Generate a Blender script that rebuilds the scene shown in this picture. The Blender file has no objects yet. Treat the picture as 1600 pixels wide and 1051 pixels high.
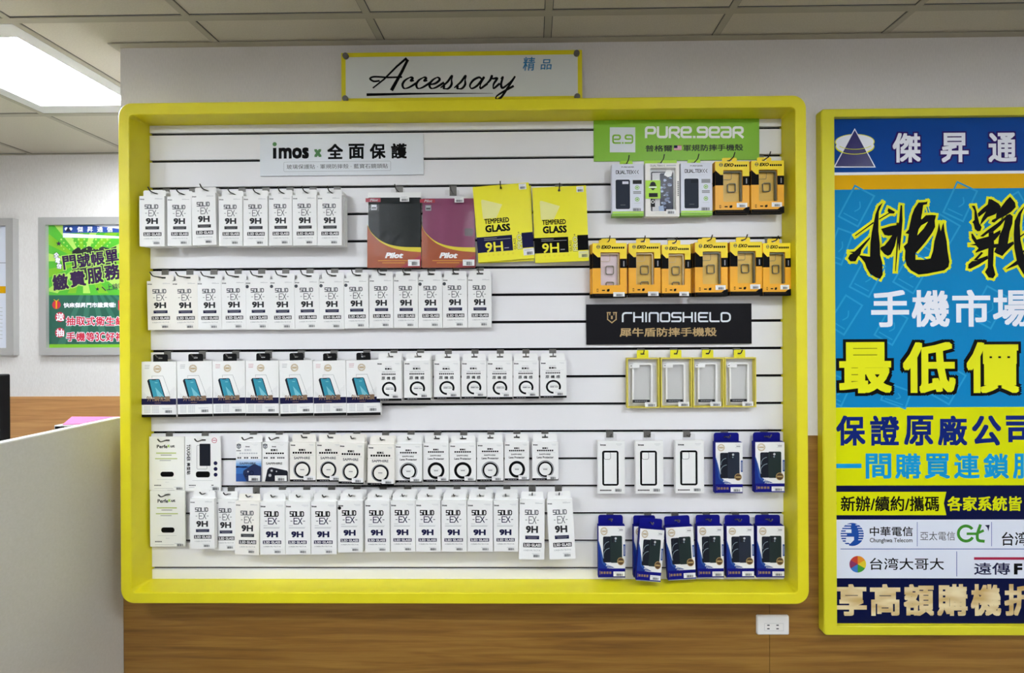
import bpy, bmesh, math, random
from mathutils import Vector, Matrix, Euler

random.seed(7)
C = bpy.context.scene.collection
sc = bpy.context.scene

# ------------------------------------------------------------------ camera, world, exposure
CAM_Y, CAM_Z = -1.512, 1.50
F_PX, PX0, PY0 = 650.0, 825.0, 514.0            # focal length and principal point in image pixels (1600 x 1051)
YAW, ROLL = 0.0107, -0.0057
cam_data = bpy.data.cameras.new('camera')
cam = bpy.data.objects.new('camera', cam_data)
C.objects.link(cam)
cam_data.sensor_fit = 'HORIZONTAL'
cam_data.sensor_width = 36.0
cam_data.lens = 36.0 * F_PX / 1600.0
cam_data.shift_x = (800.0 - PX0) / 1600.0
cam_data.shift_y = (PY0 - 525.5) / 1600.0
cam_data.clip_start = 0.02
CR = Matrix.Rotation(YAW, 3, 'Z') @ Matrix.Rotation(math.pi / 2, 3, 'X') @ Matrix.Rotation(ROLL, 3, 'Z')
cam.matrix_world = Matrix.Translation((0, CAM_Y, CAM_Z)) @ CR.to_4x4()
sc.camera = cam
world = bpy.data.worlds.new('world')
sc.world = world
world.use_nodes = True
world.node_tree.nodes['Background'].inputs[0].default_value = (0.9, 0.95, 1.0, 1)
world.node_tree.nodes['Background'].inputs[1].default_value = 0.05
sc.view_settings.view_transform = 'Standard'
sc.view_settings.look = 'None'
sc.view_settings.gamma = 1.0
sc.view_settings.use_curve_mapping = False
sc.view_settings.exposure = 0.38
sc.cycles.use_denoising = True
sc.cycles.max_bounces = 8
LAMP_STRENGTH = 34.0


def at(px, py, Y):
    """World X, Z of the point of the plane Y that the picture shows at (px, py)."""
    d = CR @ Vector(((px - PX0) / F_PX, -(py - PY0) / F_PX, -1.0))
    t = (Y - CAM_Y) / d.y
    return d.x * t, CAM_Z + d.z * t


# ------------------------------------------------------------------ materials
def lin(c):
    return c / 12.92 if c <= 0.04045 else ((c + 0.055) / 1.055) ** 2.4


def rgb(h):
    return tuple(lin(int(h[i:i + 2], 16) / 255.0) for i in (0, 2, 4)) + (1.0,)


MATS = {}


def mat(name, h='808080', rough=0.5, metal=0.0, emit=0.0, spec=0.5, coat=0.0):
    if name in MATS:
        return MATS[name]
    m = bpy.data.materials.new(name)
    m.use_nodes = True
    b = m.node_tree.nodes['Principled BSDF']
    b.inputs['Base Color'].default_value = rgb(h)
    b.inputs['Roughness'].default_value = rough
    b.inputs['Metallic'].default_value = metal
    b.inputs['Specular IOR Level'].default_value = spec
    b.inputs['Coat Weight'].default_value = coat
    if emit:
        b.inputs['Emission Color'].default_value = rgb(h)
        b.inputs['Emission Strength'].default_value = emit
    MATS[name] = m
    return m


def nodes(m):
    return m.node_tree.nodes, m.node_tree.links, m.node_tree.nodes['Principled BSDF']


def textured(name, h1, h2, scale, stretch=(1, 1, 1), rough=0.6, bump=0.1, detail=4.0, spec=0.5):
    m = mat(name, h1, rough, spec=spec)
    n, l, b = nodes(m)
    tc = n.new('ShaderNodeTexCoord')
    mp = n.new('ShaderNodeMapping')
    mp.inputs['Scale'].default_value = stretch
    nz = n.new('ShaderNodeTexNoise')
    nz.inputs['Scale'].default_value = scale
    nz.inputs['Detail'].default_value = detail
    rp = n.new('ShaderNodeValToRGB')
    rp.color_ramp.elements[0].color = rgb(h1)
    rp.color_ramp.elements[1].color = rgb(h2)
    rp.color_ramp.elements[0].position = 0.3
    rp.color_ramp.elements[1].position = 0.7
    l.new(tc.outputs['Object'], mp.inputs['Vector'])
    l.new(mp.outputs['Vector'], nz.inputs['Vector'])
    l.new(nz.outputs['Fac'], rp.inputs['Fac'])
    l.new(rp.outputs['Color'], b.inputs['Base Color'])
    if bump:
        bp = n.new('ShaderNodeBump')
        bp.inputs['Strength'].default_value = bump
        bp.inputs['Distance'].default_value = 0.002
        l.new(nz.outputs['Fac'], bp.inputs['Height'])
        l.new(bp.outputs['Normal'], b.inputs['Normal'])
    return m


def wood(name, dark, mid, light):
    m = mat(name, mid, 0.45)
    n, l, b = nodes(m)
    tc = n.new('ShaderNodeTexCoord')
    mp = n.new('ShaderNodeMapping')
    mp.inputs['Scale'].default_value = (1.1, 1.1, 26.0)
    n1 = n.new('ShaderNodeTexNoise')
    n1.inputs['Scale'].default_value = 1.6
    n1.inputs['Detail'].default_value = 7.0
    n1.inputs['Distortion'].default_value = 0.8
    mp2 = n.new('ShaderNodeMapping')
    mp2.inputs['Scale'].default_value = (9.0, 9.0, 420.0)
    n2 = n.new('ShaderNodeTexNoise')
    n2.inputs['Scale'].default_value = 1.0
    n2.inputs['Detail'].default_value = 3.0
    mx = n.new('ShaderNodeMath')
    mx.operation = 'MULTIPLY_ADD'
    mx.inputs[1].default_value = 0.35
    rp = n.new('ShaderNodeValToRGB')
    e = rp.color_ramp.elements
    e[0].position, e[0].color = 0.42, rgb(dark)
    e[1].position, e[1].color = 0.86, rgb(light)
    k = e.new(0.64)
    k.color = rgb(mid)
    l.new(tc.outputs['Object'], mp.inputs['Vector'])
    l.new(tc.outputs['Object'], mp2.inputs['Vector'])
    l.new(mp.outputs['Vector'], n1.inputs['Vector'])
    l.new(mp2.outputs['Vector'], n2.inputs['Vector'])
    l.new(n2.outputs['Fac'], mx.inputs[0])
    l.new(n1.outputs['Fac'], mx.inputs[2])
    l.new(mx.outputs[0], rp.inputs['Fac'])
    l.new(rp.outputs['Color'], b.inputs['Base Color'])
    return m


def film(name, tint='ffffff', amount=0.12, rough=0.08, wrinkle=0.0):
    """Clear plastic film: mostly see-through with a glossy surface."""
    m = bpy.data.materials.new(name)
    m.use_nodes = True
    n, l = m.node_tree.nodes, m.node_tree.links
    n.remove(n['Principled BSDF'])
    tr = n.new('ShaderNodeBsdfTransparent')
    tr.inputs[0].default_value = rgb(tint)
    gl = n.new('ShaderNodeBsdfGlossy')
    gl.inputs['Roughness'].default_value = rough
    mx = n.new('ShaderNodeMixShader')
    mx.inputs[0].default_value = amount
    l.new(tr.outputs[0], mx.inputs[1])
    l.new(gl.outputs[0], mx.inputs[2])
    l.new(mx.outputs[0], n['Material Output'].inputs[0])
    if wrinkle:
        tc = n.new('ShaderNodeTexCoord')
        nz = n.new('ShaderNodeTexNoise')
        nz.inputs['Scale'].default_value = 28.0
        nz.inputs['Detail'].default_value = 3.0
        bp = n.new('ShaderNodeBump')
        bp.inputs['Strength'].default_value = wrinkle
        bp.inputs['Distance'].default_value = 0.01
        l.new(tc.outputs['Object'], nz.inputs['Vector'])
        l.new(nz.outputs['Fac'], bp.inputs['Height'])
        l.new(bp.outputs['Normal'], gl.inputs['Normal'])
    MATS[name] = m
    return m


textured('wallpaper', 'd6d2cf', 'dedad7', 60.0, (5.0, 5.0, 1.0), 0.75, 0.25)
textured('wallpaper far', 'dad6d2', 'e4e1de', 60.0, (5.0, 5.0, 1.0), 0.75, 0.35)
textured('ceiling board', 'c0b9a6', 'c9c2b0', 220.0, (1, 1, 1), 0.9, 0.12)
mat('ceiling bar', 'aaa390', 0.6)
textured('paint yellow', 'dccf14', 'e0d51a', 14.0, (1, 1, 1), 0.42, 0.02)
wood('oak laminate', '6a4719', '835b21', '98702f')
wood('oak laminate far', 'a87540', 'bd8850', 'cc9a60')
mat('slat white', 'e9e8ea', 0.38)
mat('groove black', '0c0b0f', 0.6, spec=.1)
textured('grey laminate', 'cdcabf', 'd3d0c6', 160.0, (1, 1, 1), 0.55, 0.05)
mat('edge white', 'f2f1ec', 0.4)
mat('floor tile', '6e6860', 0.35)
mat('lamp diffuser', 'f2f8ff', 0.5, emit=LAMP_STRENGTH)
mat('lamp housing', 'd9d8d2', 0.5)
mat('lamp louvre', 'c9d4da', 0.3)
mat('steel', '73716e', 0.5, 0.6)
mat('dark steel', '3a3835', 0.45, 0.6)
mat('white card', 'f0f0ee', 0.42)
mat('cream card', 'f0ede5', 0.45)
mat('sticker white', 'f3f3f2', 0.5)
mat('ink black', '08080a', .6, spec=.08)
mat('ink dark', '2a2b2e', .55, spec=.15)
mat('ink slate', '4c4f54', .55, spec=.15)
mat('ink grey', '8d8f94', 0.5)
mat('ink pale', 'c0c2c6', 0.5)
mat('ink navy', '15163f', .55, spec=.15)
mat('ink red', 'b8305a', 0.5)
mat('ink gold', 'b59a63', 0.4)
mat('ink bronze', '8a6f55', 0.4)
mat('black plastic', '0c0c0e', .55, spec=.15)
mat('screen teal', '2c8fa6', 0.3)
mat('screen pale teal', '77bdc9', 0.3)
mat('lime', 'a3d41c', 0.45)
mat('leaf green', '7db526', 0.5)
mat('pale blue card', 'dcdfea', 0.42)
mat('phone black', '191c26', .55, spec=.15)
mat('amber card', 'eda916', 0.4)
mat('bright yellow card', 'f4d708', 0.4)
mat('ochre tray', 'e3b94a', 0.45)
mat('lilac tray', 'ecd9e4', 0.4)
mat('smoke tint', '6b6a52', 0.3)
mat('blue card', '0c0f74', .55, spec=.15)
mat('blue shade', '2b4f93', .55, spec=.15)
mat('case green', '24302f', .55, spec=.15)
mat('case navy', '272d3a', .55, spec=.15)
mat('lens ring', '75868f', 0.3)
mat('badge brown', '4a3018', 0.4)
mat('sleeve yellow', 'eee600', 0.36)
mat('sleeve pale', 'e9e58e', 0.36)
mat('orange card', '9c430a', 0.4)
mat('deep red', 'a01832', 0.4)
mat('charcoal cover', '202527', .55, spec=.15)
mat('plum cover', '7c2a55', 0.5)
mat('plum shade', '55404a', 0.5)
mat('curve yellow', 'd8c512', 0.4)
mat('box yellow', 'd6c64a', 0.42)
mat('tray grey', 'd6d6d9', 0.5)
mat('bumper white', 'f4f4f2', 0.35)
mat('camo dark', '171e38', .55, spec=.15)
mat('camo mid', '54658c', 0.4)
mat('camo light', '8fa3c6', 0.4)
mat('socket plastic', 'e9e7e2', 0.35)
mat('aluminium frame', 'b4b3b1', 0.4, 0.3)
mat('acrylic white', 'dcdfdb', 0.25)
film('clear film', 'ffffff', 0.010, 0.22)
film('bag film', 'ffffff', 0.02, 0.2, 0.04)
film('clear plastic', 'fbfbf8', 0.035, 0.25)
film('clear tab', 'fbfbfb', 0.03, 0.15)
film('acrylic clear', 'f2f4f2', 0.06, 0.03)

# ------------------------------------------------------------------ geometry kit
EPS = 0.00022
_glyphs = {}


def glyphs(s, res, shear):
    key = (s, res, shear)
    if key in _glyphs:
        return _glyphs[key]
    cu = bpy.data.curves.new('lettering', 'FONT')
    cu.body = s
    cu.resolution_u = res
    cu.shear = shear
    ob = bpy.data.objects.new('lettering', cu)
    C.objects.link(ob)
    dg = bpy.context.evaluated_depsgraph_get()
    me = bpy.data.meshes.new_from_object(ob.evaluated_get(dg))
    vs = [(v.co.x, v.co.y) for v in me.vertices]
    fs = [tuple(p.vertices) for p in me.polygons]
    bpy.data.objects.remove(ob)
    bpy.data.curves.remove(cu)
    bpy.data.meshes.remove(me)
    x0, x1 = min(v[0] for v in vs), max(v[0] for v in vs)
    y0, y1 = min(v[1] for v in vs), max(v[1] for v in vs)
    _glyphs[key] = ([((x - x0) / (x1 - x0), (y - y0) / (y1 - y0)) for x, y in vs], fs, (x1 - x0, y1 - y0))
    return _glyphs[key]


def smooth(pts, n=6):
    out = []
    P = [pts[0]] + list(pts) + [pts[-1]]
    for i in range(1, len(P) - 2):
        a, b, c, d = P[i - 1], P[i], P[i + 1], P[i + 2]
        for k in range(n):
            t = k / n
            out.append(tuple(0.5 * (2 * b[j] + (c[j] - a[j]) * t + (2 * a[j] - 5 * b[j] + 4 * c[j] - d[j]) * t * t
                                    + (3 * b[j] - a[j] - 3 * c[j] + d[j]) * t ** 3) for j in range(2)))
    out.append(tuple(pts[-1]))
    return out


def soften(pl, r):
    """rounds the corners of a stroke"""
    closed = pl[0] == pl[-1]
    out = []
    n = len(pl)
    for i in range(n):
        if (i in (0, n - 1)) and not closed:
            out.append(pl[i])
            continue
        if closed and i == n - 1:
            break
        a, b, c = pl[i - 1 if i else n - 2], pl[i], pl[(i + 1) % n if i < n - 1 else 1]
        la, lc = math.dist(a, b), math.dist(b, c)
        qa, qc = min(r / la, .5), min(r / lc, .5)
        p, q = [b[j] + (a[j] - b[j]) * qa for j in (0, 1)], [b[j] + (c[j] - b[j]) * qc for j in (0, 1)]
        for k in range(5):
            w = k / 4
            out.append(tuple((1 - w) ** 2 * p[j] + 2 * w * (1 - w) * b[j] + w * w * q[j] for j in (0, 1)))
    if closed:
        out.append(out[0])
    return out


class Kit:
    """Collects shapes of one part; flat print lies on the front plane y = 0 and faces -Y. Picture-like face
    coordinates (u, v) run from the top-left corner (0, 0) to the bottom-right corner (1, 1)."""

    def __init__(self, w=1.0, h=1.0, mapper=None, y=0.0):
        self.v, self.f, self.mi, self.mats = [], [], [], []
        self.w, self.h, self.mapper, self.y = w, h, mapper, y
        self.count = 0

    def slot(self, m):
        if m not in self.mats:
            self.mats.append(m)
        return self.mats.index(m)

    def F(self, u, v):
        if self.mapper:
            return self.mapper(u, v)
        return (u - 0.5) * self.w, (0.5 - v) * self.h

    def face(self, pts, m):
        i = len(self.v)
        self.v += [tuple(p) for p in pts]
        self.f.append(tuple(range(i, i + len(pts))))
        self.mi.append(self.slot(m))

    def flat(self, pts, m, lay=1):
        """pts: (x, z) pairs in metres"""
        a = sum(pts[i][0] * pts[(i + 1) % len(pts)][1] - pts[(i + 1) % len(pts)][0] * pts[i][1] for i in range(len(pts)))
        if a < 0:
            pts = pts[::-1]
        y = self.lift(lay)
        self.face([(x, y, z) for x, z in pts], m)

    def lift(self, lay):
        """depth of one layer of print; shapes of a layer lie microns apart so that none coincide"""
        self.count += 1
        return self.y - EPS * lay - 6e-6 * (self.count % 26)

    def box(self, x0, x1, y0, y1, z0, z1, m):
        p = [(x0, y0, z0), (x1, y0, z0), (x1, y1, z0), (x0, y1, z0), (x0, y0, z1), (x1, y0, z1), (x1, y1, z1), (x0, y1, z1)]
        i = len(self.v)
        self.v += p
        k = self.slot(m)
        for q in ((0, 1, 5, 4), (1, 2, 6, 5), (2, 3, 7, 6), (3, 0, 4, 7), (4, 5, 6, 7), (3, 2, 1, 0)):
            self.f.append(tuple(i + j for j in q))
            self.mi.append(k)

    def prism(self, pts, y0, y1, m):
        """pts (x, z) extruded from y0 (front) to y1 (back)"""
        a = sum(pts[i][0] * pts[(i + 1) % len(pts)][1] - pts[(i + 1) % len(pts)][0] * pts[i][1] for i in range(len(pts)))
        if a < 0:
            pts = pts[::-1]
        n = len(pts)
        self.face([(x, y0, z) for x, z in pts], m)
        self.face([(x, y1, z) for x, z in pts[::-1]], m)
        for i in range(n):
            (xa, za), (xb, zb) = pts[i], pts[(i + 1) % n]
            self.face([(xa, y0, za), (xa, y1, za), (xb, y1, zb), (xb, y0, zb)], m)

    def ringprism(self, outer, inner, y0, y1, m):
        n = len(outer)
        for i in range(n):
            j = (i + 1) % n
            o, p, q, r = outer[i], outer[j], inner[j], inner[i]
            self.face([(o[0], y0, o[1]), (p[0], y0, p[1]), (q[0], y0, q[1]), (r[0], y0, r[1])], m)
            self.face([(r[0], y1, r[1]), (q[0], y1, q[1]), (p[0], y1, p[1]), (o[0], y1, o[1])], m)
            self.face([(o[0], y1, o[1]), (p[0], y1, p[1]), (p[0], y0, p[1]), (o[0], y0, o[1])], m)
            self.face([(r[0], y0, r[1]), (q[0], y0, q[1]), (q[0], y1, q[1]), (r[0], y1, r[1])], m)

    # ---- print in face coordinates
    def rect(self, u0, v0, u1, v1, m, lay=1):
        self.flat([self.F(u0, v1), self.F(u1, v1), self.F(u1, v0), self.F(u0, v0)], m, lay)

    def poly(self, uv, m, lay=1):
        self.flat([self.F(u, v) for u, v in uv], m, lay)

    def disc(self, u, v, ru, m, lay=1, n=28, ratio=1.0):
        x, z = self.F(u, v)
        x2, _ = self.F(u + ru, v)
        r = x2 - x
        self.flat([(x + r * math.cos(2 * math.pi * k / n), z + ratio * r * math.sin(2 * math.pi * k / n)) for k in range(n)], m, lay)

    def ring(self, u, v, ru, t, m, lay=1, a0=0.0, a1=360.0, n=36, ratio=1.0):
        """t: thickness as a share of the radius; degrees counter-clockwise"""
        x, z = self.F(u, v)
        x2, _ = self.F(u + ru, v)
        r = x2 - x
        for k in range(n):
            a, b = math.radians(a0 + (a1 - a0) * k / n), math.radians(a0 + (a1 - a0) * (k + 1) / n)
            q = r * (1 - t)
            self.flat([(x + r * math.cos(a), z + ratio * r * math.sin(a)), (x + r * math.cos(b), z + ratio * r * math.sin(b)),
                       (x + q * math.cos(b), z + ratio * q * math.sin(b)), (x + q * math.cos(a), z + ratio * q * math.sin(a))], m, lay)

    def line(self, uv, t, m, lay=1, close=False, cap=True, taper=None):
        """stroke of width t (metres) through face points"""
        P = [self.F(u, v) for u, v in uv]
        if close:
            P.append(P[0])
        for i in range(len(P) - 1):
            (xa, za), (xb, zb) = P[i], P[i + 1]
            d = math.hypot(xb - xa, zb - za) or 1e-9
            ta = t * (taper(i / (len(P) - 1)) if taper else 1.0) / 2
            tb = t * (taper((i + 1) / (len(P) - 1)) if taper else 1.0) / 2
            ex, ez = (xb - xa) / d, (zb - za) / d
            ea, eb = (ta, tb) if cap else (0, 0)
            self.flat([(xa - ex * ea - ez * ta, za - ez * ea + ex * ta), (xa - ex * ea + ez * ta, za - ez * ea - ex * ta),
                       (xb + ex * eb + ez * tb, zb + ez * eb - ex * tb), (xb + ex * eb - ez * tb, zb + ez * eb + ex * tb)], m, lay)

    def rrect(self, u0, v0, u1, v1, r, m, lay=1, hollow=0.0):
        """rounded rectangle, corner r and outline thickness hollow in metres"""
        x0, z1 = self.F(u0, v0)
        x1, z0 = self.F(u1, v1)
        o = rloop(x0, x1, z0, z1, r)
        if not hollow:
            self.flat(o, m, lay)
            return
        q = rloop(x0 + hollow, x1 - hollow, z0 + hollow, z1 - hollow, max(r - hollow, 1e-5))
        for i in range(len(o)):
            j = (i + 1) % len(o)
            self.flat([o[i], o[j], q[j], q[i]], m, lay)

    def text(self, s, u0, v0, u1, v1, m, bold=0.0, lay=1, res=2, shear=0.0, rot=0.0, outline=None, grow=0.03):
        """lettering fitted to the face box (u0, v0)-(u1, v1); rot in degrees counter-clockwise"""
        xa, za = self.F(u0, v1)
        xb, zb = self.F(u1, v0)
        cx, cz = (xa + xb) / 2, (za + zb) / 2
        vs, fs, em = glyphs(s, res, shear)
        sx, sz = (xb - xa) / (em[0] + 2 * bold), (zb - za) / (em[1] + 2 * bold)
        xa, xb, za, zb = xa + bold * sx, xb - bold * sx, za + bold * sz, zb - bold * sz
        if outline:
            for k in range(16):
                a = math.pi * k / 8
                q = (bold + grow) / max(abs(math.cos(a)), abs(math.sin(a)))
                self._glyph(vs, fs, xa, za, xb, zb, cx, cz, rot, outline, lay, q * sx * math.cos(a), q * sz * math.sin(a))
            lay += 1
        if bold:
            n = 4 if res == 1 else 8
            for k in range(n):
                a = 2 * math.pi * k / n + math.pi / 4
                q = bold / max(abs(math.cos(a)), abs(math.sin(a)))
                self._glyph(vs, fs, xa, za, xb, zb, cx, cz, rot, m, lay, q * sx * math.cos(a), q * sz * math.sin(a))
        self._glyph(vs, fs, xa, za, xb, zb, cx, cz, rot, m, lay)

    def _glyph(self, vs, fs, xa, za, xb, zb, cx, cz, rot, m, lay, ox=0.0, oz=0.0):
        i = len(self.v)
        k = self.slot(m)
        yy = self.lift(lay)
        c, s_ = math.cos(math.radians(rot)), math.sin(math.radians(rot))
        for x, y in vs:
            X, Z = xa + x * (xb - xa) - cx + ox, za + y * (zb - za) - cz + oz
            self.v.append((cx + X * c - Z * s_, yy, cz + X * s_ + Z * c))
        for q in fs:
            self.f.append(tuple(i + j for j in q))
            self.mi.append(k)

    def strokes(self, word, u0, v0, u1, v1, t, m, lay=1, gap=0.35, soft=0.0):
        """square techno capitals drawn as strokes"""
        ws = [0.16 if ch in 'I.' else 1.0 for ch in word]
        tot = sum(ws) + gap * (len(word) - 1)
        x = 0.0
        for ch, cw in zip(word, ws):
            for pl in STROKE[ch]:
                if soft:
                    pl = soften(pl, soft)
                self.line([(u0 + (u1 - u0) * (x + px * cw) / tot, v1 + (v0 - v1) * pz) for px, pz in pl], t, m, lay)
            x += cw + gap

    def barcode(self, u0, v0, u1, v1, m='ink dark', lay=1, n=13):
        rnd = random.Random(n)
        u = u0
        while u < u1:
            w = (u1 - u0) * rnd.choice((0.03, 0.05, 0.08))
            self.rect(u, v0, min(u + w, u1), v1, m, lay)
            u += w + (u1 - u0) * rnd.choice((0.025, 0.045))

    def squares(self, n, u0, v0, u1, v1, m, lay=1):
        """a line of small print too small to read"""
        p = (u1 - u0) / n
        for i in range(n):
            self.rect(u0 + p * (i + 0.1), v0, u0 + p * (i + 0.85), v1, m, lay)

    def tube(self, P, r, m, n=8):
        P = [Vector(p) for p in P]
        rings = []
        for i, p in enumerate(P):
            d = (P[min(i + 1, len(P) - 1)] - P[max(i - 1, 0)]).normalized()
            a = d.cross(Vector((1, 0, 0))) if abs(d.x) < 0.9 else d.cross(Vector((0, 0, 1)))
            a.normalize()
            b = d.cross(a)
            rings.append([p + (a * math.cos(2 * math.pi * k / n) + b * math.sin(2 * math.pi * k / n)) * r for k in range(n)])
        for i in range(len(rings) - 1):
            for k in range(n):
                self.face([rings[i][k], rings[i][(k + 1) % n], rings[i + 1][(k + 1) % n], rings[i + 1][k]], m)
        self.face(rings[0][::-1], m)
        self.face(rings[-1], m)

    def tab(self, w, h, c, sw, sh, z0, y, t, m, slot=0.5, hang=None):
        """hang tab of width w and height h above z0 with a punched slot; returns the height of the slot's upper edge"""
        s0, s1 = z0 + h * slot - sh / 2, z0 + h * slot + sh / 2
        x = w / 2
        z1 = z0 + h
        arc = [(x - c + c * math.sin(a), z1 - c + c * math.cos(a)) for a in (math.pi / 2 * k / 4 for k in range(5))]
        right = [(sw / 2, z0), (x, z0)] + arc[::-1] + [(sw / 2, z1)]
        self.prism(right, y, y + t, m)
        self.prism([(-a, b) for a, b in right], y, y + t, m)
        self.box(-sw / 2, sw / 2, y, y + t, z0, s0, m)
        self.box(-sw / 2, sw / 2, y, y + t, s1, z1, m)
        return s1

    def build(self, name, parent=None, weld=False):
        me = bpy.data.meshes.new(name)
        me.from_pydata(self.v, [], self.f)
        for k in self.mats:
            me.materials.append(MATS[k])
        me.polygons.foreach_set('material_index', self.mi)
        me.update()
        o = bpy.data.objects.new(name, me)
        C.objects.link(o)
        if parent:
            o.parent = parent
        return o


def rloop(x0, x1, z0, z1, r, n=5):
    out = []
    for cx, cz, a in ((x1 - r, z0 + r, -90), (x1 - r, z1 - r, 0), (x0 + r, z1 - r, 90), (x0 + r, z0 + r, 180)):
        for k in range(n + 1):
            b = math.radians(a + 90 * k / n)
            out.append((cx + r * math.cos(b), cz + r * math.sin(b)))
    return out


_S = [[(1, 1), (0, 1), (0, .5), (1, .5), (1, 0), (0, 0)]]
_O = [[(0, 0), (0, 1), (1, 1), (1, 0), (0, 0)]]
_R = [[(0, 0), (0, 1), (1, 1), (1, .45), (0, .45)], [(.45, .45), (1, 0)]]
STROKE = {
    'S': _S, 'O': _O, 'L': [[(0, 1), (0, 0), (1, 0)]], 'I': [[(.5, 1), (.5, 0)]],
    'D': [[(0, 0), (0, 1), (.72, 1), (1, .78), (1, .22), (.72, 0), (0, 0)]],
    'E': [[(1, 1), (0, 1), (0, 0), (1, 0)], [(0, .5), (.85, .5)]],
    'X': [[(0, 1), (1, 0)], [(0, 0), (1, 1)]], 'H': [[(0, 0), (0, 1)], [(1, 0), (1, 1)], [(0, .5), (1, .5)]],
    'P': [[(0, 0), (0, 1), (1, 1), (1, .4), (.25, .4)]], 'U': [[(0, 1), (0, 0), (1, 0), (1, 1)]], 'R': _R,
    'e': [[(.25, .48), (1, .48), (1, 1), (0, 1), (0, 0), (1, 0)]], '.': [[(.4, 0), (.6, 0)]],
    'g': [[(.75, .52), (0, .52), (0, 1), (1, 1), (1, 0), (0, 0)]], 'a': [[(0, 1), (1, 1), (1, 0), (0, 0), (0, .52), (.75, .52)]],
    'r': [[(0, 0), (0, .8), (.2, 1), (1, 1)]], 'N': [[(0, 0), (0, 1), (1, 1), (1, 0)]],
    'A': [[(0, 0), (.5, 1), (1, 0)], [(.2, .35), (.8, .35)]], 'T': [[(0, 1), (1, 1)], [(.5, 1), (.5, 0)]],
    'K': [[(0, 0), (0, 1)], [(1, 1), (.3, .5), (1, 0)]], '<': [[(.8, 1), (.1, .5), (.8, 0)]],
}


def tag(o, label, cat, group=None):
    o['label'] = label
    o['category'] = cat
    if group:
        o['group'] = group
    return o


def struct(o):
    o['kind'] = 'structure'
    return o


def thing(name, label, cat, loc=(0, 0, 0), group=None):
    o = bpy.data.objects.new(name, None)
    C.objects.link(o)
    o.location = loc
    o.empty_display_size = 0.05
    return tag(o, label, cat, group)


def copy_tree(root):
    r = root.copy()
    C.objects.link(r)
    for ch in list(root.children):
        c = ch.copy()
        C.objects.link(c)
        c.parent = r
        for g in list(ch.children):
            d = g.copy()
            C.objects.link(d)
            d.parent = c
    return r


# ------------------------------------------------------------------ the room
SL = -0.018                                        # front of the slats; the wall is Y = 0
XC = at(191, 600, 0.0)[0]                          # left end of the wall that carries the display
CEIL = at(800, 66.5, 0.0)[1]
YF = 0.895                                         # far wall
X0, X1, Y0 = -4.2, 3.6, -4.6
WZ = at(1270, 680, 0.0)[1]                         # top of the wood
WZF = at(100, 619, YF)[1]

k = Kit(); k.box(X0 - .1, X1 + .1, Y0 - .1, YF + .1, -0.1, 0.0, 'floor tile'); struct(k.build('floor'))
k = Kit(); k.box(XC, X1, 0.0, YF, WZ, CEIL, 'wallpaper'); struct(k.build('wall_front'))
k = Kit(); k.box(X0, XC, YF, YF + .1, WZF, CEIL, 'wallpaper far'); struct(k.build('wall_far'))
k = Kit(); k.box(X0 - .1, X0, Y0, YF, 0, CEIL, 'wallpaper'); struct(k.build('wall_left'))
k = Kit(); k.box(X1, X1 + .1, Y0, YF, 0, CEIL, 'wallpaper'); struct(k.build('wall_right'))
k = Kit(); k.box(X0, X1, Y0 - .1, Y0, 0, CEIL, 'wallpaper'); struct(k.build('wall_behind'))
XS = at(1202.5, 1000, 0.0)[0]
k = Kit()
k.box(XC, XS - .0008, 0.0, YF, 0, WZ, 'oak laminate')
k.box(XS + .0008, X1, 0.0, .02, 0, WZ, 'oak laminate')
k.box(XS - .0008, XS + .0008, .003, .02, 0, WZ, 'ink dark')
struct(k.build('trim_1'))
k = Kit(); k.box(X0, XC, YF - .004, YF + .1, 0, WZF, 'oak laminate far'); struct(k.build('trim_2'))

# ceiling: boards between exposed bars
TILE = 0.6
XG = at(855, 60, 0.0)[0]
YG = -0.137                                        # a cross bar in front of the wall
LAMPS = [(-4, 0), (-3, -3), (1, -3), (4, -3), (-1, -5), (-5, -3), (3, -6), (-4, -6)]   # (column, row) of the lamp squares
k = Kit()
cols = [i for i in range(-7, 8)]
rows = [j for j in range(-8, 3)]
for i in cols:
    for j in rows:
        xa, ya = XG + i * TILE, YG + j * TILE
        if xa + TILE < X0 or xa > X1 or ya + TILE < Y0 or ya > YF:
            continue
        if (i, j) in LAMPS:
            continue
        xa2, xb2 = max(xa, X0), min(xa + TILE, X1)
        ya2, yb2 = max(ya, Y0), min(ya + TILE, YF)
        k.box(xa2, xb2, ya2, yb2, CEIL + .004, CEIL + .02, 'ceiling board')
for i in cols + [8]:
    x = XG + i * TILE
    if X0 < x < X1:
        k.box(x - .012, x + .012, Y0, YF if x < XC else 0.0, CEIL, CEIL + .003, 'ceiling bar')
        k.box(x - .0145, x + .0145, Y0, YF, CEIL + .003, CEIL + .0045, 'ink slate')  # dark strip paints the shadow line along both edges of the bar
for j in rows + [3]:
    y = YG + j * TILE
    if Y0 < y < YF:
        k.box(X0, X1, y - .012, y + .012, CEIL - .0002, CEIL + .003, 'ceiling bar')
        k.box(X0, X1, y - .0145, y + .0145, CEIL + .003, CEIL + .0045, 'ink slate')  # same painted shadow line along the cross bars
struct(k.build('ceiling'))
k = Kit()
k.box(XC - .024, X1, -.024, 0.0, CEIL - .002, CEIL, 'ceiling bar')
k.box(XC - .024, XC, 0.0, YF, CEIL - .002, CEIL, 'ceiling bar')
k.box(XC, X1, -.0015, 0.0, CEIL - .0025, CEIL - .002, 'ceiling bar')
k.box(X0, XC - .024, YF - .004, YF, CEIL - .006, CEIL, 'ceiling bar')
struct(k.build('trim_3'))

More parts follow.
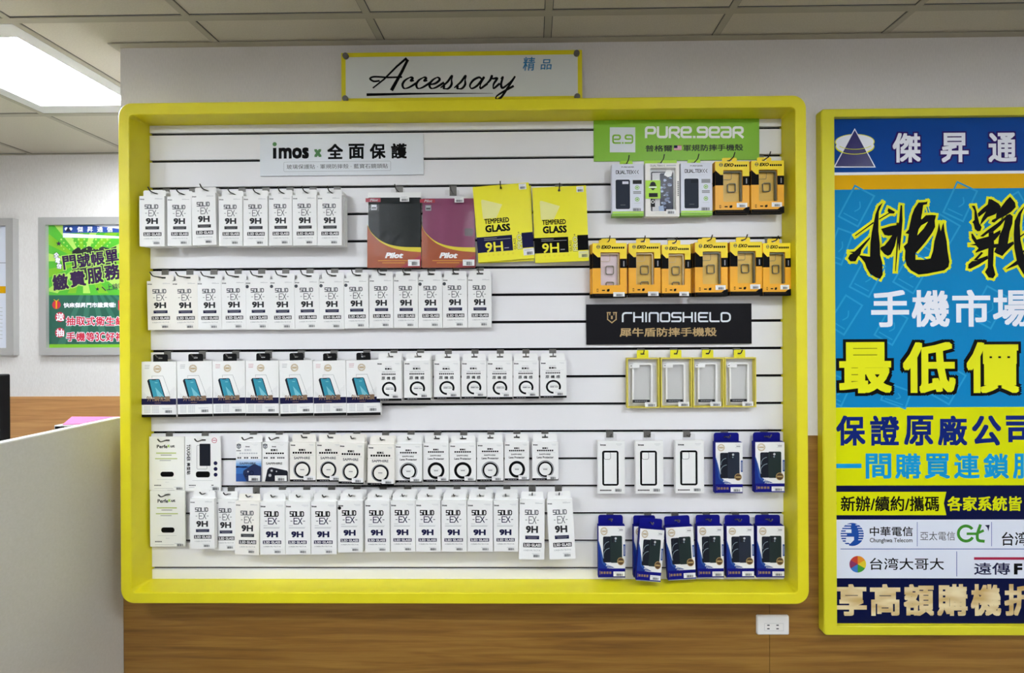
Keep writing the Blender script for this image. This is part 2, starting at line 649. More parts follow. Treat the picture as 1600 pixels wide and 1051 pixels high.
# square recessed ceiling lamps
def lamp(i, j, label):
    x, y = XG + (i + .5) * TILE, YG + (j + .5) * TILE
    t = thing('ceiling_lamp', label, 'ceiling light', (x, y, CEIL), 'square ceiling lamps' if (i, j) != (-4, 0) else None)
    h = Kit()
    a, b = .285, .222
    for s in (-1, 1):
        h.box(-a, a, s * b if s > 0 else -a, a if s > 0 else -b, .0005, .03, 'lamp housing')
        h.box(s * b if s > 0 else -a, a if s > 0 else -b, -b, b, .0005, .03, 'lamp housing')
    h.box(-a, a, -a, a, .055, .06, 'lamp housing')
    h.build('housing', t)
    d = Kit()
    d.box(-b, b, -b, b, .022, .026, 'lamp diffuser')
    d.build('diffuser', t)
    for q in (-.165, -.055, .055, .165):
        u = Kit()
        u.tube([(q, -b + .01, .016), (q, b - .01, .016)], .006, 'lamp diffuser')
        u.build('lamp_tube', t)
    return t


lamp(-4, 0, 'bright square recessed ceiling lamp above the green poster')
for i, j in LAMPS[1:]:
    lamp(i, j, 'square recessed ceiling lamp behind the viewer, out of the picture')

# ------------------------------------------------------------------ the yellow display frame with its slatted panel
D_FR = -0.096
xl, _ = at(235.5, 550, SL); xr, _ = at(1223, 550, SL)
_, zt = at(800, 190, SL); _, zb = at(800, 904.5, SL)
oxl = at(186, 550, D_FR)[0]; oxr = at(1262.5, 550, D_FR)[0]
ozt = at(720, 154.5, D_FR)[1]; ozb = at(720, 943.5, D_FR)[1]


def loft(k, loops, m):
    n = len(loops[0])
    for a, b in zip(loops[:-1], loops[1:]):
        for i in range(n):
            j = (i + 1) % n
            k.face([a[i], b[i], b[j], a[j]], m)


k = Kit()
prof = [(oxl, oxr, ozb, ozt, .046, -.0005), (oxl, oxr, ozb, ozt, .046, D_FR + .004), (oxl + .0012, oxr - .0012, ozb + .0012, ozt - .0012, .045, D_FR + .0012),
        (oxl + .004, oxr - .004, ozb + .004, ozt - .004, .042, D_FR), (xl - .003, xr + .003, zb - .003, zt + .003, .017, D_FR),
        (xl - .0008, xr + .0008, zb - .0008, zt + .0008, .0148, D_FR + .001), (xl, xr, zb, zt, .014, D_FR + .004), (xl, xr, zb, zt, .004, -.02), (xl, xr, zb, zt, .004, -.0005)]
loft(k, [[(x, p[5], z) for x, z in rloop(p[0], p[1], p[2], p[3], p[4], 8)] for p in prof], 'paint yellow')
unit = thing('slatwall_display', 'white slatted wall display in a deep yellow rounded surround', 'wall display', ((oxl + oxr) / 2, 0, ozb))
def fit(o):
    o.parent = unit
    o.matrix_parent_inverse = Matrix.Translation(-unit.location)
    return o
fit(k.build('surround'))['label'] = 'deep yellow rounded surround'

gz_top = (at(235, 210, SL)[1] + at(1219, 199, SL)[1]) / 2
gz_bot = (at(235, 887.5, SL)[1] + at(1219, 887.3, SL)[1]) / 2
PITCH = (gz_top - gz_bot) / 16
GROOVES = [gz_top - i * PITCH for i in range(17)]
G = 0.0047
k = Kit()
edges = [zt - .0006] + GROOVES + [zb + .0006]
for i in range(len(edges) - 1):
    hi = edges[i] - (G if i else 0)
    lo = edges[i + 1] + (G if i < len(edges) - 2 else 0)
    k.box(xl + .0006, xr - .0006, SL, -.008, lo, hi, 'slat white')
pan = fit(k.build('slat_panel'))
pan['label'] = 'white panel of horizontal slats'
k = Kit()
k.box(xl + .0006, xr - .0006, -.0078, -.001, zb + .0006, zt - .0006, 'groove black')
o = k.build('groove_backing', pan)
o['label'] = 'black backing seen in the grooves'

# ------------------------------------------------------------------ hooks
hook_n = 0


def hook(x, z, y_tip, label, group, mt='dark steel', plate='steel', up=.013):
    """slatwall hook: bracket in the groove above, straight prong at height z with a raised tip at y_tip"""
    g = min([q for q in GROOVES if q > z + .004] or [GROOVES[0]], key=lambda q: q - z)
    t = thing('display_hook', label, 'hook', (x, SL, z), group)
    dz = g - z
    b = Kit()
    b.box(-.0125, .0125, -.0016, -.0002, -.007, dz - .0030, plate)
    b.box(-.0125, .0125, -.0002, .0085, dz - .0028, dz - .0005, plate)
    b.build('bracket', t)
    p = Kit()
    L = y_tip - SL
    p.tube([(0, -.001, 0), (0, L + .016, 0), (0, L + .011, .0012), (0, L + .007, .004), (0, L, up)], .0019, mt)
    p.build('prong', t)
    return t


# ------------------------------------------------------------------ packaged goods: one builder per kind
def sticker(root, w, h, u0, v0, u1, v1, m='sticker white', code=(0.35, .45, .85, .9), lay=3, y=0.0, n=13):
    k = Kit(w, h, y=y)
    x0, z1 = k.F(u0, v0); x1, z0 = k.F(u1, v1)
    k.box(x0, x1, y - EPS * (lay + 1), y - EPS * (lay - .5), z0, z1, m)
    q = Kit((x1 - x0), (z1 - z0))
    du, dv = u1 - u0, v1 - v0
    k.rect(u0 + du * .08, v0 + dv * .16, u0 + du * .8, v0 + dv * .22, 'ink pale', lay + 2)
    k.rect(u0 + du * .12, v0 + dv * .30, u0 + du * .62, v0 + dv * .35, 'ink pale', lay + 2)
    k.barcode(u0 + du * code[0], v0 + dv * code[1], u0 + du * code[2], v0 + dv * code[3], 'ink slate', lay + 2, n)
    o = k.build('price_sticker', root)
    return o


def carton(root, w, h, t, side, front=None, bottom=None):
    k = Kit(w, h)
    k.box(-w / 2, w / 2, 0, t, -h / 2, h / 2, side)
    return k


def hang(root, w, tw, th, c, t, m, h, sw=.016, sh=.006, y=None, slot=.55, base=-.0):
    k = Kit()
    y = t - .0012 if y is None else y
    s1 = k.tab(tw, th, c, sw, sh, h / 2 + base, y, .0008, m, slot)
    k.build('hang_tab', root)
    return s1, y


def p_solid(w, h, th, variant, card='white card', dot=False, navy=False):
    root = thing('screen_protector_box', 'x', 'box')
    t = .012
    k = carton(root, w, h, t, card)
    dk = 'ink navy' if variant == 'B' else 'ink dark'
    sd = 'ink navy' if variant == 'B' else 'ink slate'
    if variant == 'A':
        k.text('imos', .03, .05, .2, .078, 'ink dark', .03)
        k.rect(.62, .058, .92, .063, 'ink grey'); k.rect(.62, .045, .78, .049, 'ink pale')
        k.strokes('SOLID', .23, .178, .74, .25, .0027, sd, gap=.4)
        k.strokes('EX', .38, .285, .66, .40, .0022, sd, gap=.25)
        k.rect(.24, .338, .30, .348, sd); k.rect(.70, .338, .77, .348, sd)
        k.text('9H', .26, .44, .74, .56, dk, .042)
        k.rect(.24, .605, .79, .665, 'ink navy' if navy else 'ink dark')
        k.rect(.28, .622, .75, .628, 'ink grey', 2); k.rect(.34, .642, .70, .648, 'ink grey', 2)
        k.rect(.16, .725, .88, .798, 'ink dark')
        k.text('2.5D GLASS', .19, .738, .855, .785, 'sticker white', .03, 2)
        k.text('SCREEN PROTECTOR', .18, .838, .84, .862, 'ink grey', 0, res=1)
        st = (.48, .885, .9, .965)
    else:
        k.text('imos', .03, .07, .22, .105, 'ink black', .04)
        k.rect(.66, .062, .93, .068, 'ink pale'); k.rect(.72, .085, .92, .089, 'ink pale')
        k.strokes('SOLID', .19, .188, .73, .275, .0034, 'ink black', gap=.4)
        k.strokes('EX', .34, .31, .66, .42, .0030, dk, gap=.25)
        k.rect(.20, .36, .28, .372, dk); k.rect(.71, .36, .79, .372, dk)
        k.rect(.14, .475, .82, .479, 'ink pale'); k.rect(.14, .492, .78, .499, 'ink grey'); k.rect(.14, .448, .30, .453, 'ink grey')
        k.text('9H', .23, .56, .72, .675, 'ink navy', .05)
        k.rect(.11, .735, .85, .80, 'ink navy')
        k.text('2.5D GLASS', .14, .747, .82, .788, 'sticker white', .03, 2)
        k.text('SCREEN PROTECTOR', .13, .838, .83, .86, 'ink slate', 0, res=1)
        st = (.5, .895, .92, .972)
    if dot:
        k.disc(.075, .135, .068, 'ink black' if variant == 'B' else 'ink slate', 2)
    k.build('carton', root)
    sticker(root, w, h, *st, m=card, code=(.2, .42, .78, .95))
    s1, y = hang(root, w, w * .90, th, .006, t, card, h, .026, .0062)
    return root, w, h, (0, y, s1), t


def seal(k, u, v, r, m='ink gold'):
    k.ring(u, v, r, .12, m, 2)
    for i in range(12):
        k.ring(u, v, r * .82, .22, m, 2, i * 30, i * 30 + 20, 3)
    for dv in (-.28, .28):
        k.rect(u - r * .45, v + dv * r * k.w / k.h - .003, u + r * .45, v + dv * r * k.w / k.h + .003, m, 2)
    k.rect(u - r * .6, v - .009, u + r * .6, v + .009, m, 2)


def p_sleeve(w, h, th, red=False):
    root = thing('screen_protector_box', 'x', 'box')
    t = .015
    k = carton(root, w, h, t, 'white card')
    for v in (.06, .088, .116):
        k.rect(.09, v, .24 - (v - .06) * .3, v + .006, 'ink red' if red else 'ink grey')
    seal(k, .46, .13, .11)
    k.line([(.30, .30), (.30, .256), (.62, .256), (.82, .61)], .0007, 'ink slate')
    for i in range(8):
        for j in range(11):
            if j * .5 + i * .4 > 3.2:
                k.rect(.70 + i * .034, .44 + j * .02, .712 + i * .034, .445 + j * .02, 'ink grey')
            if i < 4 and j > 5 + i:
                k.rect(.06 + i * .034, .44 + j * .02, .072 + i * .034, .445 + j * .02, 'ink grey')
    k.poly([(.165, .345), (.20, .315), (.50, .312), (.53, .33), (.69, .65), (.30, .65)], 'phone black', 2)
    k.poly([(.225, .325), (.505, .322), (.66, .637), (.345, .637)], 'screen teal', 3)
    k.poly([(.40, .46), (.66, .637), (.47, .637)], 'screen pale teal', 4)
    k.rect(.30, .318, .42, .332, 'phone black', 4)
    k.rect(.385, .37, .47, .385, 'screen pale teal', 4)
    k.rect(0, .665, 1, .775, 'ink navy', 4)
    k.text('9H', .15, .622, .345, .715, 'ink bronze', .01, 5)
    k.text('鋼化膜', .37, .622, .83, .715, 'ink bronze', .03, 5, outline='ink dark', grow=.02)
    k.rect(.38, .74, .56, .748, 'ink bronze', 5)
    for j in range(5):
        k.squares(4, .07, .80 + j * .027, .25, .812 + j * .027, 'ink pale')
        k.squares(4, .30, .80 + j * .027, .5, .812 + j * .027, 'ink pale')
    k.rect(0, .952, 1, 1.0, 'black plastic', 2)
    k.box(-w / 2 + .001, w / 2 - .001, .001, t, -h / 2 - .0006, -h / 2 + .002, 'black plastic')
    k.build('carton', root)
    sticker(root, w, h, .56, .82, .96, .93, m='white card', code=(.3, .5, .8, .92))
    s1, y = hang(root, w, w * .42, th, .006, t, 'black plastic', h, .014, .0055, y=.006, slot=.5)
    return root, w, h, (0, y, s1), t


def p_lens(w, h, th, variant, card='white card'):
    root = thing('lens_protector_box', 'x', 'box')
    t = .012
    k = carton(root, w, h, t, card)
    k.text('imos', .04, .05, .21, .088, 'ink black', .05)
    k.rect(.74, .055, .92, .062, 'ink pale'); k.rect(.78, .08, .92, .085, 'ink pale')
    if variant == 'steel':
        k.text('SAPPHIRE', .34, .128, .60, .145, 'ink grey', 0, res=1)
        k.text('藍寶石', .335, .172, .62, .222, 'ink black', .03, res=1)
        k.rect(.07, .245, .9, .2485, 'ink pale')
        k.text('LENS PROTECTOR', .22, .268, .76, .288, 'ink slate', .01, res=1)
        k.squares(8, .2, .315, .77, .35, 'ink dark')
        for i, ch in enumerate('原機感'):
            k.text(ch, .2 + i * .205, .392, .345 + i * .205, .475, 'ink dark', .02)
        k.ring(.5, .705, .29, .27, 'ink black', 1, -25 + 0, 270)
        k.rect(.37, .665, .66, .675, 'ink grey'); k.rect(.37, .695, .53, .715, 'ink slate'); k.rect(.55, .70, .68, .714, 'ink black')
        st = (.52, .82, .94, .935)
    elif variant == 'ring':
        k.text('藍寶石', .345, .165, .61, .222, 'ink black', .04, res=1)
        k.squares(8, .1, .24, .86, .288, 'ink black')
        k.rect(.07, .325, .92, .329, 'ink grey')
        k.text('SAPPHIRE', .16, .365, .78, .43, 'ink slate', .02)
        k.ring(.47, .70, .335, .10, 'ink grey', 1); k.ring(.48, .70, .305, .20, 'ink black', 2)
        k.squares(3, .40, .685, .56, .705, 'ink slate'); k.rect(.40, .72, .56, .724, 'ink pale')
        st = (.53, .855, .985, .965)
    else:
        k.text('藍寶石', .39, .135, .61, .182, 'ink black', .04, res=1)
        k.squares(8, .18, .20, .82, .24, 'ink black')
        k.rect(.1, .272, .9, .275, 'ink grey')
        k.text('SAPPHIRE', .27, .30, .70, .335, 'ink dark', .03)
        k.text('Lens Protector', .18, .37, .82, .425, 'ink dark', .03)
        k.ring(.5, .71, .33, .10 if variant == 'thin' else .3, 'ink grey' if variant == 'thin' else 'ink black', 1)
        k.ring(.5, .71, .29, .22, 'ink black', 2)
        k.rect(.38, .68, .62, .684, 'ink grey'); k.squares(3, .42, .70, .58, .722, 'ink slate')
        st = (.56, .865, .985, .975)
    k.rect(0, .945, 1, 1, 'ink black')
    k.squares(4, .12, .965, .5, .978, 'ink grey', 2)
    k.build('carton', root)
    sticker(root, w, h, *st, m=card if variant == 'steel' else 'sticker white', code=(.3, .42, .8, .92))
    s1, y = hang(root, w, w * .92, th, .007, t, card, h, .022, .0055)
    return root, w, h, (0, y, s1), t


def p_sapphire(w, h, th, blue):
    root = thing('lens_protector_box', 'x', 'box')
    t = .012
    k = carton(root, w, h, t, 'white card')
    sh = [(.03, .05), (.115, .03), (.2, .05), (.2, .13), (.115, .175), (.03, .13)]
    k.poly(sh, 'ink slate'); k.poly([(.115 + (u - .115) * .75, .1 + (v - .1) * .75) for u, v in sh], 'ink pale', 2)
    k.rect(.05, .06, .18, .08, 'ink slate', 3); k.poly([(.115, .09), (.15, .13), (.08, .13)], 'ink slate', 3)
    if blue:
        k.squares(4, .02, .2, .2, .225, 'ink dark')
    k.text('imos', .38, .09, .54, .125, 'ink dark', .04)
    k.rect(.62, .045, .86, .05, 'ink pale'); k.rect(.7, .07, .82, .075, 'ink pale')
    k.text('藍寶石', .33, .17, .61, .225, 'ink pale' if blue else 'ink black', .03, res=1)
    k.squares(8, .13, .26, .86, .30, 'ink pale' if blue else 'ink black')
    k.rect(.05, .345, .94, .349, 'ink grey')
    for a, b, n in ((.05, .22, 2), (.31, .50, 2), (.58, .88, 4)):
        k.squares(n, a, .375, b, .415, 'ink slate')
    if blue:
        grad = ['cfdcec', 'a9c4e4', '7fa9d8', '5a92cf']
        for i, g in enumerate(grad):
            mat('sea ' + g, g, .4)
            k.rect(0, .43 + i * .05, 1, .48 + i * .05 + .002, 'sea ' + g)
        mat('sea deep', '2e6cb4', .4); mat('sea dark', '1f4f96', .4)
        k.rect(0, .60, 1, .84, 'sea deep', 2); k.rect(0, .80, 1, 1, 'sea dark', 3)
        k.poly([(0, .60), (.2, .615), (.4, .61), (.5, .64), (.3, .65), (.1, .64), (0, .65)], 'ink navy', 3)
        mat('deep blue', '112350', .35)
        k.poly([(.28, .80), (.30, .72), (.68, .56), (.76, .55), (.98, .62), (1, .66), (1, 1), (.42, 1)], 'deep blue', 4)
        k.disc(.48, .745, .03, 'ink pale', 5); k.ring(.62, .78, .08, .2, 'ink black', 5); k.ring(.42, .84, .06, .2, 'ink black', 5)
    else:
        k.poly([(.10, 1), (.2, .70), (.27, .645), (.36, .635), (.97, .72), (1, .76), (1, 1)], 'phone black', 3)
        k.disc(.37, .72, .065, 'ink slate', 4); k.disc(.37, .72, .04, 'ink pale', 5)
        k.disc(.30, .84, .065, 'ink grey', 4); k.disc(.30, .84, .04, 'ink pale', 5); k.disc(.56, .74, .028, 'ink pale', 5)
    k.text('SAPPHIRE', .15, .51, .79, .565, 'ink slate' if blue else 'ink dark', .01, 5)
    k.build('carton', root)
    sticker(root, w, h, .50, .845, .96, .985, lay=6, code=(.25, .45, .8, .92))
    s1, y = hang(root, w, w * .92, th, .007, t, 'white card', h, .018, .005)
    return root, w, h, (0, y, s1), t


def p_card(w, h, kind):
    """flat retail card with its own punched slot"""
    root = thing('film_card', 'x', 'card')
    t = .004
    m = 'cream green' if kind == 'cut' else 'white card'
    mat('cream green', 'f1f1ea', .45)
    k = Kit(w, h)
    sw, sh, sv = .022, .006, .07
    s0, s1 = h / 2 - sv * h - sh / 2, h / 2 - sv * h + sh / 2
    ox = 0.0
    k.box(-w / 2, -sw / 2, 0, t, s0, h / 2, m); k.box(sw / 2, w / 2, 0, t, s0, h / 2, m)
    k.box(-sw / 2, sw / 2, 0, t, s1, h / 2, m); k.box(-w / 2, w / 2, 0, t, -h / 2, s0, m)
    if kind == 'cut':
        k.text('Perfe', .22, .15, .52, .215, 'ink dark', .03); k.text('K', .53, .15, .60, .2, 'lime', .04); k.text('ut', .61, .157, .73, .2, 'ink dark', .03)
        k.rect(.2, .295, .77, .318, 'green print'); k.rect(.33, .34, .64, .35, 'ink slate')
        k.rect(.17, .40, .8, .42, 'green print'); k.rect(.30, .44, .62, .448, 'ink slate')
        k.rrect(.32, .655, .70, .75, .0085, 'ink black')
        k.rect(.22, .80, .76, .803, 'ink grey'); k.rect(.45, .85, .56, .853, 'ink grey')
        k.squares(5, .14, .90, .34, .92, 'ink slate'); k.rect(.14, .965, .95, .969, 'ink grey')
    else:
        k.rrect(.33, .16, .62, .60, .004, 'ink dark', 1, .0009); k.rrect(.41, .135, .72, .54, .003, 'phone black', 2)
        k.rrect(.30, .64, .70, .75, .0085, 'ink black')
        k.ring(.83, .075, .075, .2, 'ink red'); k.rect(.78, .068, .88, .08, 'ink red')
        for v in (.49, .595, .70):
            k.disc(.86, v, .055, 'ink navy')
        k.rect(.2, .805, .78, .808, 'ink grey'); k.squares(5, .1, .885, .3, .905, 'ink slate'); k.rect(.1, .93, .26, .936, 'ink grey')
        k.rect(.74, .885, .80, .9, 'ink black')
    k.build('backing_card', root)
    if kind != 'cut':
        q = Kit(h, w)
        o = None
    sticker(root, w, h, .68, .925 if kind == 'cut' else .90, .98, .995 if kind == 'cut' else .985, m=m, lay=2, code=(.3, .35, .9, .95))
    return root, w, h, (ox, 0, s1), t


mat('green print', 'b9c67a', .5)


def p_pilot(w, h, cover):
    root = thing('tablet_case_package', 'x', 'package')
    t = .012
    k = Kit(w, h)
    k.box(-w * .485, w * .485, .001, t, -h * .49, h * .43, cover)
    if cover == 'plum cover':
        k.rrect(.80, .47, .955, .57, .004, 'plum shade', 1)
    k.build('tablet_case', root)
    c = Kit(w, h)
    cur = [(0.0, .42), (.05, .50), (.12, .56), (.22, .62), (.35, .67), (.5, .70), (.7, .718), (1.0, .722)]
    cur2 = [(0.0, .43), (.06, .52), (.14, .585), (.25, .655), (.4, .71), (.55, .745), (.75, .772), (1.0, .785)]
    c.y = -.0004
    c.poly(smooth(cur, 3) + [(1, .99), (0.0, .99)], 'curve yellow', 1)
    c.poly(smooth(cur2, 3) + [(1, .99), (0.0, .99)], 'orange card', 2)
    c.poly([(1.0, .82), (1.0, .985), (.62, .985)], 'deep red', 3)
    c.text('Pilot', .33, .79, .67, .865, 'sticker white', .045, 3, shear=.3)
    c.rect(.20, .893, .78, .899, 'amber card', 3); c.rect(.28, .922, .70, .928, 'amber card', 3)
    c.build('printed_band', root)
    s = Kit(w, h)
    s.y = -.0006
    s.rect(-.03, .08, .25, .13, 'deep red', 3); s.text('Pilot', .05, .088, .2, .122, 'ink pale', .02, 4, shear=.25)
    s.rect(.07, .16, .18, .235, 'ink grey', 3); s.rect(.085, .175, .165, .185, 'ink pale', 4); s.rect(.085, .20, .165, .215, 'ink dark', 4)
    s.build('brand_label', root)
    b = Kit(w, h)
    n, q = 9, 12
    pts = {}
    for i in range(n + 1):
        for j in range(q + 1):
            u, v = i / n, j / q
            edge = min(u, 1 - u, v, 1 - v)
            yy = -.0022 - (.0006 * random.random() if edge > 0 else 0) - .002 * min(edge * 6, 1)
            if v < .09:
                yy += .004
            pts[i, j] = (*b.F(u, v + (.015 * math.sin(u * 7) if j == 0 else 0)), yy)
    for i in range(n):
        for j in range(q):
            f4 = [pts[i, j + 1], pts[i + 1, j + 1], pts[i + 1, j], pts[i, j]]
            b.face([(p[0], p[2], p[1]) for p in f4], 'bag film')
    b.build('clear_bag', root)
    if cover != 'plum cover':
        e = Kit(w, h)
        e.box(-w * .495, w * .495, .003, .0038, h * .43, h * .5, 'sticker white')
        s1 = h * .47
        e.build('header_strip', root)
    sticker(root, w, h, .62, .06, .79, .135, lay=6, y=-.007, code=(.15, .5, .85, .9))
    sticker(root, w, h, .77, .888, .985, .97, lay=6, y=-.007, code=(.3, .35, .8, .92))
    return root, w, h, (.03, .006, h * .5 + .006), t


def p_yellow(w, h, navy):
    root = thing('tempered_glass_sleeve', 'x', 'package')
    t = .006
    k = Kit(w, h)
    hr = .005
    hz = h / 2 - .0125
    # sheet with a real punched hole near the top edge
    n = 24
    x1 = .012
    ring_o = []
    for i in range(n):
        a = 2 * math.pi * i / n
        c, s = math.cos(a), math.sin(a)
        f = x1 / max(abs(c), abs(s))
        ring_o.append((c * f, hz + s * f))
    ring_i = [(hr * math.cos(2 * math.pi * i / n), hz + hr * math.sin(2 * math.pi * i / n)) for i in range(n)]
    k.ringprism(ring_o, ring_i, 0, t, 'sleeve yellow')
    k.box(-w / 2, -x1, 0, t, hz - x1, h / 2, 'sleeve yellow'); k.box(x1, w / 2, 0, t, hz - x1, h / 2, 'sleeve yellow')
    k.box(-x1, x1, 0, t, hz + x1, h / 2, 'sleeve yellow'); k.box(-w / 2, w / 2, 0, t, -h / 2, hz - x1, 'sleeve yellow')
    k.poly(smooth([(.13, .20), (.14, .18), (.17, .18)], 4) + [(.5, .26), (.38, .43), (.14, .43)], 'sleeve pale')
    k.text('TEMPERED', .16, .435, .60, .50, 'ink black', .03)
    k.text('GLASS', .165, .518, .61, .615, 'ink black', .042)
    k.text('SCREEN PROTECTION', .165, .632, .62, .655, 'curve yellow', 0, res=1)
    d = 'ink navy' if navy else 'ink black'
    k.rect(0, .67, .63, .875, d); k.rect(.80, .655, 1, .855, d)
    k.rect(.13, .69, .36, .697, 'ink grey', 2); k.rect(.13, .712, .60, .719, 'ink grey', 2)
    k.text('9H', .14, .745, .455, .875, 'sleeve yellow', .016, 2)
    k.rect(.48, .83, .56, .842, 'ink grey', 2)
    for ch, (u0, v0, u1, v1), b in (('GLASS', (.645, .72, .69, .865), 0), ('PRO', (.715, .675, .80, .86), .04)):
        x0, z1 = k.F(u0, v0); xb, z0 = k.F(u1, v1)
        vs, fs, em = glyphs(ch, 2, 0)
        jobs = [(0, 0, 'ink dark', 2)] if b == 0 else [(.075 * math.cos(a), .075 * math.sin(a), 'ink dark', 2) for a in (math.pi * q / 5 for q in range(10))] + [(dx, dy, 'sleeve pale', 3) for dx in (-.03, 0, .03) for dy in (-.02, .02)]
        for ex, ey, mm, ly in jobs:
            i0 = len(k.v)
            sl = k.slot(mm)
            yy = k.lift(ly)
            for x, y in vs:
                k.v.append((xb - (y + ey) * (xb - x0), yy, z0 + (x + ex / em[0]) * (z1 - z0)))
            for q in fs:
                k.f.append(tuple(i0 + j for j in q)); k.mi.append(sl)
    k.rect(.735, .645, .765, .65, 'ink dark', 2); k.rect(.747, .637, .753, .658, 'ink dark', 2)
    for i in range(6):
        k.ring(.19 + i * .087, .915, .016, .3, 'curve yellow', 1, n=10)
    k.rect(.0, .878, 1, .8795, 'sleeve pale', 1)
    k.build('sleeve', root)
    sticker(root, w, h, .82, .01, .95, .085, lay=2, code=(.15, .5, .85, .9))
    sticker(root, w, h, .81, .865, 1.0, .955, lay=2, m='sleeve pale' if not navy else 'sticker white', code=(.3, .5, .85, .92))
    return root, w, h, (0, t / 2, hz + hr), t


def p_dual(w, h, th, hole):
    root = thing('phone_case_box', 'x', 'box')
    t = .024
    k = carton(root, w, h, t, 'pale blue card')
    k.text('PUREGEAR', .30, .045, .70, .07, 'ink slate', .02, res=1)
    k.strokes('DUALTEK<<', .13, .125, .85, .185, .0019, 'ink dark', gap=.3, soft=.15)
    k.rect(.2, .222, .8, .226, 'ink pale'); k.rect(.24, .245, .76, .248, 'ink pale')
    k.rrect(.11, .30, .565, .865, .005, 'phone black', 1)
    k.rrect(.125, .307, .55, .858, .0045, 'case navy', 2)
    if hole:
        k.rrect(.325, .335, .52, .385, .001, 'pale blue card', 3)
    else:
        k.rrect(.32, .325, .54, .385, .001, 'phone black', 3)
    k.rect(.26, .785, .42, .79, 'ink grey', 3)
    k.rect(.655, .31, .94, .385, 'ink dark' if hole else 'ink grey')
    for v in (.455, .68):
        k.ring(.795, v, .07, .3, 'leaf green'); k.disc(.795, v, .03, 'leaf green')
    k.rect(.67, .525, .92, .548, 'ink grey'); k.rect(.67, .555, .92, .575, 'ink grey'); k.rect(.69, .75, .9, .757, 'ink pale')
    k.rect(0, .912, 1, .94, 'lime'); k.rect(0, .945, 1, 1, 'leaf green')
    k.box(-w / 2 - .0002, w / 2 + .0002, .0005, t + .0002, -h / 2 - .0002, h / 2 - .94 * h, 'leaf green')
    k.build('carton', root)
    sticker(root, w, h, .62, .83, .96, .91, m='pale blue card', lay=2, code=(.1, .3, .85, .95))
    s1, y = hang(root, w, w * .42, th, .005, t, 'lime', h, .018, .005, slot=.42)
    return root, w, h, (0, y, s1), t


def p_camo(w, h, th):
    root = thing('phone_case_box', 'x', 'box')
    t = .022
    k = Kit(w, h)
    x0, z1 = k.F(.14, .085); x1, z0 = k.F(.90, .90)
    k.ringprism(rloop(-w / 2, w / 2, -h / 2, h / 2, .0004), rloop(x0, x1, z0, z1, .005), 0, t, 'cream card')
    k.box(-w / 2, w / 2, t, t + .001, -h / 2, h / 2, 'cream card')
    k.rect(.0, -.0, 0.001, .001, 'cream card')
    k.strokes('DUALTEK<<', .15, .03, .58, .06, .0009, 'ink slate', gap=.3)
    k.rect(.62, .032, .9, .056, 'ink pale')
    q = 'UREGEAR'
    for i in range(8):
        k.rect(.945, .34 + i * .036, .975, .366 + i * .036, 'ink slate')
    k.rect(.28, .93, .58, .935, 'ink pale'); k.rect(.14, .958, .9, .961, 'ink pale')
    k.build('carton', root)
    b = Kit(w, h, y=.014)
    b.rect(.14, .085, .90, .90, 'tray grey', 0)
    b.rrect(.20, .13, .86, .90, .006, 'phone black', 2, .004)
    b.rrect(.46, .16, .83, .89, .005, 'camo dark', 3)
    rnd = random.Random(5)
    for i in range(34):
        u, v = rnd.uniform(.47, .77), rnd.uniform(.2, .86)
        a, c = rnd.uniform(.03, .07), rnd.uniform(.012, .028)
        u1, v1 = min(u + a, .81), v
        mm = rnd.choice(('camo mid', 'camo light', 'camo mid', 'camo dark'))
        b.poly([(u - a * .6, v), (u - a * .2, v - c), (u1, v - c * .8), (min(u1 + .03, .82), v + c * .2), (u1 - .03, v + c), (u - a * .3, v + c * .7)], mm, 4 + i % 3)
    b.poly([(.58, .2), (.66, .1), (.78, .09), (.83, .14), (.8, .22), (.7, .24)], 'sticker white', 8)  # white patch is a highlight painted over the top of the case
    b.poly([(.42, .79), (.56, .77), (.58, .89), (.43, .89)], 'camo light', 8)
    b.build('camo_case', root)
    f = Kit(w, h, y=.002)
    f.rect(.14, .085, .90, .90, 'clear film', 0)
    f.build('window_film', root)
    s = Kit(w, h)
    s.rect(0, .32, .44, .665, 'lime', 2)
    s.poly([(.12, .42), (.16, .36), (.22, .345), (.28, .36), (.32, .42), (.32, .43), (.12, .43)], 'ink dark', 3)
    s.rect(.1, .44, .33, .46, 'sticker white', 3); s.poly([(.14, .47), (.3, .47), (.22, .51)], 'ink dark', 3)
    s.rect(.1, .56, .36, .635, 'ink dark', 3)
    s.rect(.155, .68, .28, .82, 'ink dark', 2); s.ring(.215, .725, .05, .35, 'sticker white', 3)
    s.build('lime_label', root)
    sticker(root, w, h, .61, .87, .88, .955, lay=3, code=(.15, .4, .85, .95))
    kk = Kit()
    s1 = kk.tab(w * .97, th, .001, .02, .006, h / 2, t - .0012, .0008, 'lime', .42)
    kk.build('hang_tab', root)
    return root, w, h, (0, t - .0012, s1), t


